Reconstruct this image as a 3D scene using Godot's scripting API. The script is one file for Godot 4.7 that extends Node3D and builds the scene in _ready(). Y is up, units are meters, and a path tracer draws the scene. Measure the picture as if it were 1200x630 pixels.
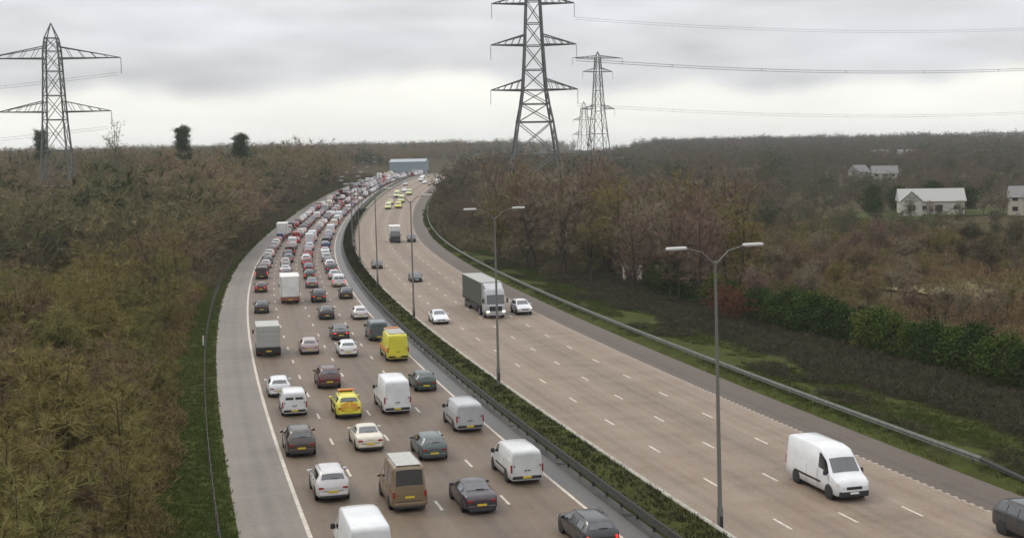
extends Node3D
# A motorway seen from a tall mast: queue on the left carriageway, nearly empty right carriageway, winter woods, pylons, overcast sky.

const CAM_H := 18.35
const PSI := 0.29547        # heading of the road at its start, to the left of the view
const K := 0.00058          # right-hand curve, 1/m
const S_STRAIGHT := 760.0
const X0 := 7.561
const LANE := 3.65
const RC := 19.3            # left edge of the right carriageway

var rng := RandomNumberGenerator.new()
var used := {}
var M := {}
var noise := FastNoiseLite.new()
var protos := {}

# ---------------------------------------------------------------- naming
func numbered(called: String) -> String:
	if not used.has(called):
		used[called] = 0
		return called
	used[called] += 1
	return "%s_%03d" % [called, used[called]]

func tag(o: Node, label: String, category: String, group := "", kind := "") -> void:
	if label != "": o.set_meta("label", label)
	if category != "": o.set_meta("category", category)
	if group != "": o.set_meta("group", group)
	if kind != "": o.set_meta("kind", kind)

func top(o: Node3D, called: String) -> Node3D:
	o.name = numbered(called)
	add_child(o)
	return o

func part(called: String, mesh: Mesh, mat: Material, parent: Node3D, at := Vector3.ZERO) -> MeshInstance3D:
	var o := MeshInstance3D.new()
	o.mesh = mesh
	o.material_override = mat
	o.name = called
	o.position = at
	parent.add_child(o, true)
	return o

func one(called: String, mesh: Mesh, mat: Material, at := Vector3.ZERO) -> MeshInstance3D:
	var o := MeshInstance3D.new()
	o.mesh = mesh
	o.material_override = mat
	o.position = at
	top(o, called)
	return o

# ---------------------------------------------------------------- road geometry
func phi(s: float) -> float:
	return -PSI + K * min(s, S_STRAIGHT)

func plan(s: float, d: float) -> Vector2:
	var ss: float = min(s, S_STRAIGHT)
	var r := 1.0 / K
	var u := r - (r - d) * cos(K * ss)
	var v := (r - d) * sin(K * ss)
	var x := X0 + u * cos(PSI) - v * sin(PSI)
	var z := u * sin(PSI) + v * cos(PSI)
	if s > S_STRAIGHT:
		var f := phi(s)
		x += (s - S_STRAIGHT) * sin(f)
		z += (s - S_STRAIGHT) * cos(f)
	return Vector2(x, z)

func to_sd(x: float, z: float) -> Vector2:
	var dx := x - X0
	var u := dx * cos(PSI) + z * sin(PSI)
	var v := -dx * sin(PSI) + z * cos(PSI)
	var r := 1.0 / K
	var s := r * atan2(v, r - u)
	var d := r - Vector2(r - u, v).length()
	if s > S_STRAIGHT:
		var p := plan(S_STRAIGHT, 0)
		var f := phi(S_STRAIGHT)
		var q := Vector2(x, z) - p
		return Vector2(S_STRAIGHT + q.x * sin(f) + q.y * cos(f), q.x * cos(f) - q.y * sin(f))
	return Vector2(s, d)

func hr(s: float) -> float:      # height of the road: a sag, a climb and a crest
	if s < 260.0: return 0.0
	if s < 460.0: return 1e-4 * (s - 260.0) * (s - 260.0)
	if s < 600.0: return 4.0 + 0.04 * (s - 460.0)
	if s < 760.0: return 9.6 + 0.04 * (s - 600.0) - 0.5 * 0.0006 * (s - 600.0) * (s - 600.0)
	return 8.32 - 0.0 * (s - 760.0)

func slope(s: float) -> float:
	return (hr(s + 2.0) - hr(s - 2.0)) / 4.0

func lin(v: float, xs: Array, ys: Array) -> float:
	if v <= xs[0]: return ys[0]
	for i in range(1, xs.size()):
		if v < xs[i]:
			var t: float = (v - xs[i - 1]) / (xs[i] - xs[i - 1])
			t = t * t * (3.0 - 2.0 * t)
			return lerpf(ys[i - 1], ys[i], t)
	return ys[ys.size() - 1]

func terrain(s: float, d: float) -> float:
	var base := hr(s)
	var p := plan(s, d)
	var hill: float
	var away: float
	if d < 17.0:
		hill = lin(p.y, [170.0, 330.0, 470.0, 800.0, 1600.0, 3000.0], [0.0, 6.5, 11.0, 14.0, 26.0, 34.0])
		away = smoothstep(12.0, 60.0, -d)
	else:
		hill = lin(p.y, [240.0, 450.0, 700.0, 1000.0, 1500.0, 2600.0], [0.0, 2.0, 7.0, 13.0, 24.0, 34.0])
		away = smoothstep(44.0, 110.0, d)
	hill += noise.get_noise_2d(p.x * 0.6, p.y * 0.6) * lin(p.y, [60.0, 300.0, 1200.0], [0.5, 1.5, 5.0])
	return lerpf(base, hill, away)

func on_road(s: float, d: float) -> Vector3:
	var p := plan(s, d)
	return Vector3(p.x, hr(s), -p.y)

func on_ground(x: float, z: float) -> Vector3:
	var q := to_sd(x, z)
	return Vector3(x, terrain(q.x, q.y), -z)

func shown(p: Vector3, margin := 0.05) -> bool:     # rough test: would the photograph show this place
	var z := -p.z
	return z > 20.0 and absf(p.x / z) < 0.393 + margin

# ---------------------------------------------------------------- mesh helpers
func begin(smooth := false) -> SurfaceTool:
	var st := SurfaceTool.new()
	st.begin(Mesh.PRIMITIVE_TRIANGLES)
	st.set_smooth_group(0 if smooth else -1)
	return st

func tri(st: SurfaceTool, a: Vector3, b: Vector3, c: Vector3) -> void:
	st.add_vertex(a); st.add_vertex(b); st.add_vertex(c)

func quad(st: SurfaceTool, a: Vector3, b: Vector3, c: Vector3, d: Vector3) -> void:
	tri(st, a, b, c); tri(st, a, c, d)

func finish(st: SurfaceTool) -> ArrayMesh:
	st.generate_normals()
	return st.commit()

func add_box(st: SurfaceTool, c: Vector3, size: Vector3, bev := 0.0, basis := Basis.IDENTITY) -> void:
	var h := size * 0.5
	if bev <= 0.0:
		var v := []
		for i in 8:
			v.append(c + basis * Vector3(h.x * (1 if i & 1 else -1), h.y * (1 if i & 2 else -1), h.z * (1 if i & 4 else -1)))
		quad(st, v[0], v[2], v[3], v[1]); quad(st, v[4], v[5], v[7], v[6])
		quad(st, v[0], v[4], v[6], v[2]); quad(st, v[1], v[3], v[7], v[5])
		quad(st, v[2], v[6], v[7], v[3]); quad(st, v[0], v[1], v[5], v[4])
		return
	# bevelled box: three nested rings top and bottom
	var rings := []
	for lv in [[-h.y, bev], [-h.y + bev, 0.0], [h.y - bev, 0.0], [h.y, bev]]:
		var ins: float = lv[1]
		var y: float = lv[0]
		var hx: float = h.x - ins
		var hz: float = h.z - ins
		var r := []
		for q in [[-1, -1, 0], [-1, -1, 1], [1, -1, 1], [1, -1, 0], [1, 1, 0], [1, 1, 1], [-1, 1, 1], [-1, 1, 0]]:
			var bx: float = bev if ((q[2] == 1)) else 0.0
			var bz: float = bev if ((q[2] == 0)) else 0.0
			r.append(c + basis * Vector3(q[0] * (hx - bx), y, q[1] * (hz - bz)))
		rings.append(r)
	for k in 3:
		for i in 8:
			var j := (i + 1) % 8
			quad(st, rings[k][i], rings[k][j], rings[k + 1][j], rings[k + 1][i])
	for e in [0, 3]:
		for i in range(1, 7):
			if e == 3: tri(st, rings[e][0], rings[e][i], rings[e][i + 1])
			else: tri(st, rings[e][0], rings[e][i + 1], rings[e][i])

func box_mesh(size: Vector3, bev := 0.0, c := Vector3.ZERO) -> ArrayMesh:
	var st := begin()
	add_box(st, c, size, bev)
	return finish(st)

func add_bar(st: SurfaceTool, a: Vector3, b: Vector3, ra: float, rb: float, sides := 4) -> void:
	var ax := (b - a)
	if ax.length() < 1e-5: return
	ax = ax.normalized()
	var n := ax.cross(Vector3.UP if absf(ax.y) < 0.95 else Vector3.RIGHT).normalized()
	var m := ax.cross(n)
	for i in sides:
		var t0 := TAU * i / sides
		var t1 := TAU * (i + 1) / sides
		var d0 := n * cos(t0) + m * sin(t0)
		var d1 := n * cos(t1) + m * sin(t1)
		quad(st, a + d0 * ra, b + d0 * rb, b + d1 * rb, a + d1 * ra)

func lathe(profile: Array, sides := 16, axis_x := false) -> ArrayMesh:   # profile: [radius, height]
	var st := begin(true)
	for i in sides:
		var t0 := TAU * i / sides
		var t1 := TAU * (i + 1) / sides
		for k in profile.size() - 1:
			var p = profile[k]
			var q = profile[k + 1]
			var a := Vector3(cos(t0) * p[0], p[1], sin(t0) * p[0])
			var b := Vector3(cos(t0) * q[0], q[1], sin(t0) * q[0])
			var c := Vector3(cos(t1) * q[0], q[1], sin(t1) * q[0])
			var d := Vector3(cos(t1) * p[0], p[1], sin(t1) * p[0])
			if axis_x:
				a = Vector3(a.y, a.x, a.z); b = Vector3(b.y, b.x, b.z); c = Vector3(c.y, c.x, c.z); d = Vector3(d.y, d.x, d.z)
			if p[0] > 0.0001: tri(st, a, c, d)
			if q[0] > 0.0001: tri(st, a, b, c)
	return finish(st)

func ribbon(d0: float, d1: float, s0: float, s1: float, step: float, y0: float, y1 := -99.0) -> ArrayMesh:
	if y1 < -90.0: y1 = y0
	var st := begin(true)
	var n := int(ceil((s1 - s0) / step))
	for i in n:
		var a := s0 + (s1 - s0) * i / n
		var b := s0 + (s1 - s0) * (i + 1) / n
		var p := [on_road(a, d0) + Vector3.UP * y0, on_road(b, d0) + Vector3.UP * y0, on_road(b, d1) + Vector3.UP * y1, on_road(a, d1) + Vector3.UP * y1]
		var uv := [Vector2((d0 + 4.0) / 44.0, a / 110.0), Vector2((d0 + 4.0) / 44.0, b / 110.0), Vector2((d1 + 4.0) / 44.0, b / 110.0), Vector2((d1 + 4.0) / 44.0, a / 110.0)]
		for k in [0, 1, 2, 0, 2, 3]:
			st.set_uv(uv[k])
			st.add_vertex(p[k])
	return finish(st)

# a strip of given cross-section (points: d, y) swept along the road
func sweep(points: Array, s0: float, s1: float, step: float, smooth := false, closed := false) -> ArrayMesh:
	var st := begin(smooth)
	var n := int(ceil((s1 - s0) / step))
	var m := points.size() if closed else points.size() - 1
	for i in n:
		var a := s0 + (s1 - s0) * i / n
		var b := s0 + (s1 - s0) * (i + 1) / n
		for k in m:
			var p = points[k]
			var q = points[(k + 1) % points.size()]
			quad(st, on_road(a, p[0]) + Vector3.UP * p[1], on_road(b, p[0]) + Vector3.UP * p[1], on_road(b, q[0]) + Vector3.UP * q[1], on_road(a, q[0]) + Vector3.UP * q[1])
	if closed:
		for e in [s0, s1]:
			for k in range(1, points.size() - 1):
				tri(st, on_road(e, points[0][0]) + Vector3.UP * points[0][1], on_road(e, points[k][0]) + Vector3.UP * points[k][1], on_road(e, points[k + 1][0]) + Vector3.UP * points[k + 1][1])
	return finish(st)

# ---------------------------------------------------------------- materials
func L(r: float, g: float, b: float) -> Color:
	return Color(r, g, b).linear_to_srgb()

func mat(c: Color, rough := 0.8, metal := 0.0) -> StandardMaterial3D:
	var m := StandardMaterial3D.new()
	m.albedo_color = c
	m.roughness = rough
	m.metallic = metal
	return m

func paint(c: Color) -> StandardMaterial3D:
	var m := mat(c, 0.38, 0.0)
	m.clearcoat_enabled = true
	m.clearcoat = 0.6
	m.clearcoat_roughness = 0.12
	m.albedo_texture = M.grime
	m.uv1_triplanar = true
	m.uv1_scale = Vector3(0.23, 0.23, 0.23)
	return m

func noise_image(size: int, freq: float, octaves: int, sd: int, lo: float, hi: float) -> ImageTexture:
	var n := FastNoiseLite.new()
	n.seed = sd
	n.frequency = freq
	n.fractal_octaves = octaves
	n.noise_type = FastNoiseLite.TYPE_SIMPLEX_SMOOTH
	var img := n.get_seamless_image(size, size)
	var out := Image.create(size, size, false, Image.FORMAT_RGB8)
	for y in size:
		for x in size:
			var v := lerpf(lo, hi, img.get_pixel(x, y).r)
			out.set_pixel(x, y, Color(v, v, v))
	return ImageTexture.create_from_image(out)

func ramp_image(size: int, freq: float, octaves: int, sd: int, cols: Array) -> ImageTexture:
	var n := FastNoiseLite.new()
	n.seed = sd
	n.frequency = freq
	n.fractal_octaves = octaves
	var fine := FastNoiseLite.new()
	fine.seed = sd + 7
	fine.frequency = 0.11
	fine.fractal_octaves = 3
	var img := n.get_seamless_image(size, size)
	var img2 := fine.get_seamless_image(size, size)
	var out := Image.create(size, size, false, Image.FORMAT_RGB8)
	for y in size:
		for x in size:
			var v := clampf(img.get_pixel(x, y).r * 0.72 + img2.get_pixel(x, y).r * 0.28, 0.0, 0.999) * (cols.size() - 1)
			var i := int(v)
			var c: Color = cols[i].lerp(cols[i + 1], v - i)
			out.set_pixel(x, y, c.linear_to_srgb())
	return ImageTexture.create_from_image(out)

# asphalt of one carriageway: long streaks of wear along the lanes, patches, tyre-dark bands
func road_image(sd: int, base: Color, alt: Color, d_off: float) -> ImageTexture:
	var w := 704
	var h := 1024
	var a := FastNoiseLite.new(); a.seed = sd; a.frequency = 1.0; a.fractal_octaves = 3
	var img := Image.create(w, h, false, Image.FORMAT_RGB8)
	for y in h:
		var th := TAU * y / h
		var cy := cos(th) * 17.5
		var sy := sin(th) * 17.5
		for x in w:
			var d := float(x) / w * 44.0 - 4.0
			var streak := a.get_noise_3d(d * 1.3, cy * 0.10, sy * 0.10)
			var patch := a.get_noise_3d(d * 0.12 + 40.0, cy * 0.35, sy * 0.35)
			var grain := a.get_noise_3d(d * 3.0 + 90.0, cy * 3.5, sy * 3.5)
			var lane := fposmod(d - d_off, LANE) / LANE
			var oil := exp(-pow((lane - 0.5) / 0.11, 2.0))                  # drips down the middle of each lane
			var c := base.lerp(alt, clampf(0.5 + streak * 0.9 + patch * 0.7, 0.0, 1.0))
			var tracks := exp(-pow((lane - 0.26) / 0.075, 2.0)) + exp(-pow((lane - 0.74) / 0.075, 2.0))   # tyre-polished wheel paths
			var ln := int(floor((d - d_off) / LANE))
			var tone := 0.07 * sin(ln * 2.4 + sd)                              # each lane was laid at its own time
			var v := 1.0 + tone + streak * 0.26 + grain * 0.18 + patch * 0.26 - oil * 0.19 * (0.7 + 0.8 * (streak + 0.5)) - tracks * 0.10
			img.set_pixel(x, y, Color(c.r * v, c.g * v, c.b * v).linear_to_srgb())
	return ImageTexture.create_from_image(img)

func make_materials() -> void:
	M.grime = noise_image(256, 0.012, 4, 5, 0.90, 1.0)
	M.glass = mat(L(0.018, 0.022, 0.026), 0.08)
	M.glass.metallic_specular = 1.0
	M.glass.clearcoat_enabled = true
	M.glass.clearcoat = 1.0
	M.glass.clearcoat_roughness = 0.04
	M.tyre = mat(L(0.018, 0.017, 0.017), 0.85)
	M.rim = mat(L(0.32, 0.32, 0.33), 0.4, 0.7)
	M.trim = mat(L(0.022, 0.022, 0.024), 0.6)
	M.lamp_clear = mat(L(0.6, 0.6, 0.58), 0.12)
	M.tail = mat(L(0.28, 0.012, 0.012), 0.25)
	M.tail_on = mat(L(0.45, 0.015, 0.012), 0.3)
	M.tail_on.emission_enabled = true
	M.tail_on.emission = L(1.0, 0.03, 0.02)
	M.tail_on.emission_energy_multiplier = 1.1
	M.head_on = mat(L(0.7, 0.7, 0.62), 0.2)
	M.head_on.emission_enabled = true
	M.head_on.emission = L(1.0, 0.92, 0.62)
	M.head_on.emission_energy_multiplier = 2.0
	M.plate_rear = mat(L(0.62, 0.45, 0.03), 0.5)
	M.plate_front = mat(L(0.7, 0.7, 0.68), 0.5)
	M.blue_lamp = mat(L(0.02, 0.06, 0.4), 0.2)
	M.amber_lamp = mat(L(0.6, 0.2, 0.01), 0.25)
	M.galv = mat(L(0.155, 0.165, 0.14), 0.8, 0.05)
	M.galv.albedo_texture = noise_image(256, 0.02, 4, 11, 0.6, 1.0)
	M.galv.uv1_triplanar = true
	M.galv.uv1_world_triplanar = true
	M.galv.uv1_scale = Vector3(0.3, 0.3, 0.3)
	M.steel_dark = mat(L(0.036, 0.035, 0.030), 0.7, 0.1)
	M.steel_dark.albedo_texture = M.galv.albedo_texture
	M.steel_dark.uv1_triplanar = true
	M.pole = mat(L(0.13, 0.125, 0.11), 0.6, 0.2)
	M.pylon = mat(L(0.135, 0.145, 0.135), 0.75, 0.2)
	M.lantern = mat(L(0.48, 0.48, 0.46), 0.5)
	M.wire = mat(L(0.09, 0.09, 0.095), 0.6)
	M.insulator = mat(L(0.12, 0.09, 0.08), 0.3)
	M.concrete = mat(Color.WHITE, 0.85)
	M.concrete.albedo_texture = ramp_image(256, 0.015, 4, 21, [Color(0.20, 0.19, 0.155), Color(0.34, 0.325, 0.28), Color(0.42, 0.40, 0.35)])
	M.concrete.uv1_triplanar = true
	M.concrete.uv1_world_triplanar = true
	M.concrete.uv1_scale = Vector3(0.25, 0.25, 0.25)
	M.left_road = mat(Color.WHITE, 0.62)
	M.left_road.albedo_texture = road_image(31, Color(0.156, 0.109, 0.069), Color(0.116, 0.088, 0.063), 0.0)
	M.right_road = mat(Color.WHITE, 0.7)
	M.right_road.albedo_texture = road_image(57, Color(0.228, 0.166, 0.116), Color(0.186, 0.144, 0.108), RC)
	M.shoulder = mat(Color.WHITE, 0.6)
	M.shoulder.albedo_texture = road_image(73, Color(0.178, 0.152, 0.126), Color(0.146, 0.127, 0.107), 0.3)
	M.dark_shoulder = mat(Color.WHITE, 0.75)
	M.dark_shoulder.albedo_texture = road_image(79, Color(0.110, 0.083, 0.062), Color(0.080, 0.064, 0.050), 0.3)
	M.wet_margin = mat(Color.WHITE, 0.45)
	M.wet_margin.albedo_texture = road_image(91, Color(0.092, 0.088, 0.082), Color(0.066, 0.062, 0.058), 0.7)
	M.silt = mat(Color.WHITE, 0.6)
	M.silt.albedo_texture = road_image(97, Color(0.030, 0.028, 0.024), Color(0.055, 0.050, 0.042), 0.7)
	M.white_paint = mat(Color.WHITE, 0.6)
	M.white_paint.albedo_texture = ramp_image(256, 0.03, 4, 41, [Color(0.22, 0.18, 0.13), Color(0.42, 0.37, 0.31), Color(0.55, 0.50, 0.43), Color(0.60, 0.56, 0.50)])
	M.white_paint.uv1_triplanar = true
	M.white_paint.uv1_world_triplanar = true
	M.white_paint.uv1_scale = Vector3(0.35, 0.35, 0.35)
	M.worn_paint = mat(Color.WHITE, 0.7)
	M.worn_paint.albedo_texture = ramp_image(256, 0.03, 4, 43, [Color(0.24, 0.19, 0.14), Color(0.30, 0.26, 0.21), Color(0.40, 0.36, 0.31)])
	M.worn_paint.uv1_triplanar = true
	M.worn_paint.uv1_world_triplanar = true
	M.worn_paint.uv1_scale = Vector3(0.35, 0.35, 0.35)
	M.moss = mat(Color.WHITE, 0.95)
	M.moss.albedo_texture = ramp_image(256, 0.012, 5, 63, [Color(0.028, 0.026, 0.014), Color(0.045, 0.046, 0.018), Color(0.060, 0.070, 0.020), Color(0.070, 0.055, 0.030)])
	M.moss.uv1_triplanar = true
	M.moss.uv1_world_triplanar = true
	M.moss.uv1_scale = Vector3(0.12, 0.12, 0.12)
	M.ground = mat(Color.WHITE, 0.95)
	M.ground.albedo_texture = ramp_image(512, 0.008, 5, 51, [Color(0.030, 0.026, 0.014), Color(0.058, 0.048, 0.022), Color(0.075, 0.058, 0.032), Color(0.060, 0.068, 0.022)])
	M.ground.uv1_triplanar = true
	M.ground.uv1_world_triplanar = true
	M.ground.uv1_scale = Vector3(0.025, 0.025, 0.025)
	M.turf = mat(Color.WHITE, 0.95)
	M.turf.albedo_texture = ramp_image(512, 0.01, 5, 61, [Color(0.038, 0.031, 0.015), Color(0.046, 0.050, 0.016), Color(0.056, 0.070, 0.019), Color(0.072, 0.060, 0.030)])
	M.turf.uv1_triplanar = true
	M.turf.uv1_world_triplanar = true
	M.turf.uv1_scale = Vector3(0.09, 0.09, 0.09)
	M.field = mat(Color.WHITE, 0.95)
	M.field.albedo_texture = ramp_image(256, 0.012, 5, 67, [Color(0.050, 0.062, 0.022), Color(0.062, 0.078, 0.026), Color(0.085, 0.085, 0.040)])
	M.field.uv1_triplanar = true
	M.field.uv1_world_triplanar = true
	M.field.uv1_scale = Vector3(0.03, 0.03, 0.03)
	M.pale_field = mat(Color.WHITE, 0.95)
	M.pale_field.albedo_texture = ramp_image(256, 0.012, 5, 68, [Color(0.12, 0.115, 0.055), Color(0.16, 0.145, 0.075), Color(0.17, 0.145, 0.085)])
	M.pale_field.uv1_triplanar = true
	M.pale_field.uv1_world_triplanar = true
	M.pale_field.uv1_scale = Vector3(0.03, 0.03, 0.03)
	M.bark = mat(L(0.075, 0.062, 0.045), 0.95)
	M.bark_pale = mat(L(0.12, 0.108, 0.085), 0.95)
	M.twig_olive = mat(L(0.200, 0.168, 0.064), 0.95)
	M.twig_moss = mat(L(0.172, 0.166, 0.060), 0.95)
	M.twig_brown = mat(L(0.185, 0.138, 0.080), 0.95)
	M.twig_grey = mat(L(0.230, 0.190, 0.128), 0.95)
	M.twig_purple = mat(L(0.185, 0.132, 0.098), 0.95)
	M.twig_dark = mat(L(0.100, 0.082, 0.048), 0.95)
	M.leaf_dark = mat(L(0.036, 0.058, 0.016), 0.9)
	M.leaf_mid = mat(L(0.060, 0.090, 0.020), 0.9)
	M.leaf_yellow = mat(L(0.120, 0.130, 0.030), 0.9)
	M.leaf_red = mat(L(0.130, 0.060, 0.035), 0.8)
	for k in ["bark", "bark_pale", "twig_olive", "twig_moss", "twig_brown", "twig_grey", "twig_purple", "twig_dark", "leaf_dark", "leaf_mid", "leaf_yellow", "leaf_red", "ground", "turf", "moss", "field", "pale_field"]:
		M[k].metallic_specular = 0.12
	M.timber = mat(L(0.09, 0.075, 0.055), 0.9)
	M.wall_white = mat(L(0.52, 0.50, 0.45), 0.9)
	M.wall_white.albedo_texture = M.grime
	M.wall_white.uv1_triplanar = true
	M.wall_cream = mat(L(0.5, 0.45, 0.36), 0.85)
	M.wall_brick = mat(L(0.23, 0.13, 0.09), 0.9)
	M.roof_grey = mat(L(0.17, 0.165, 0.16), 0.8)
	M.roof_red = mat(L(0.15, 0.085, 0.06), 0.85)
	M.roof_pale = mat(L(0.34, 0.34, 0.32), 0.75)
	M.shed_blue = mat(L(0.24, 0.29, 0.33), 0.6)
	M.shed_roof = mat(L(0.30, 0.33, 0.35), 0.6)
	M.curtain = mat(L(0.050, 0.062, 0.045), 0.6)
	M.box_white = mat(L(0.74, 0.73, 0.70), 0.55)
	M.box_white.albedo_texture = M.grime
	M.box_white.uv1_triplanar = true
	M.box_white.uv1_scale = Vector3(0.2, 0.2, 0.2)
	M.box_grey = mat(L(0.44, 0.44, 0.41), 0.6)
	M.box_grey.albedo_texture = M.grime
	M.box_grey.uv1_triplanar = true
	M.rust_red = mat(L(0.22, 0.085, 0.055), 0.7)
	M.hazard_orange = mat(L(0.65, 0.19, 0.02), 0.5)
	M.hazard_yellow = mat(L(0.68, 0.60, 0.03), 0.45)
	var cols := {
		"white": L(0.72, 0.73, 0.74), "pearl": L(0.62, 0.60, 0.59), "cream": L(0.66, 0.61, 0.50), "silver": L(0.42, 0.43, 0.44), "pale_grey": L(0.60, 0.61, 0.60),
		"grey": L(0.13, 0.135, 0.14), "charcoal": L(0.030, 0.030, 0.033), "black": L(0.022, 0.021, 0.022), "blue": L(0.035, 0.055, 0.16), "navy": L(0.02, 0.026, 0.065),
		"red": L(0.30, 0.022, 0.02), "maroon": L(0.085, 0.024, 0.022), "green": L(0.028, 0.05, 0.04), "teal": L(0.075, 0.10, 0.10), "tan": L(0.185, 0.125, 0.064),
		"yellow": L(0.68, 0.62, 0.04), "lime": L(0.60, 0.62, 0.26), "plum": L(0.040, 0.031, 0.038), "brown": L(0.055, 0.038, 0.030), "pink": L(0.42, 0.34, 0.33)}
	for k in cols:
		M["paint_" + k] = paint(cols[k])

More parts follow.
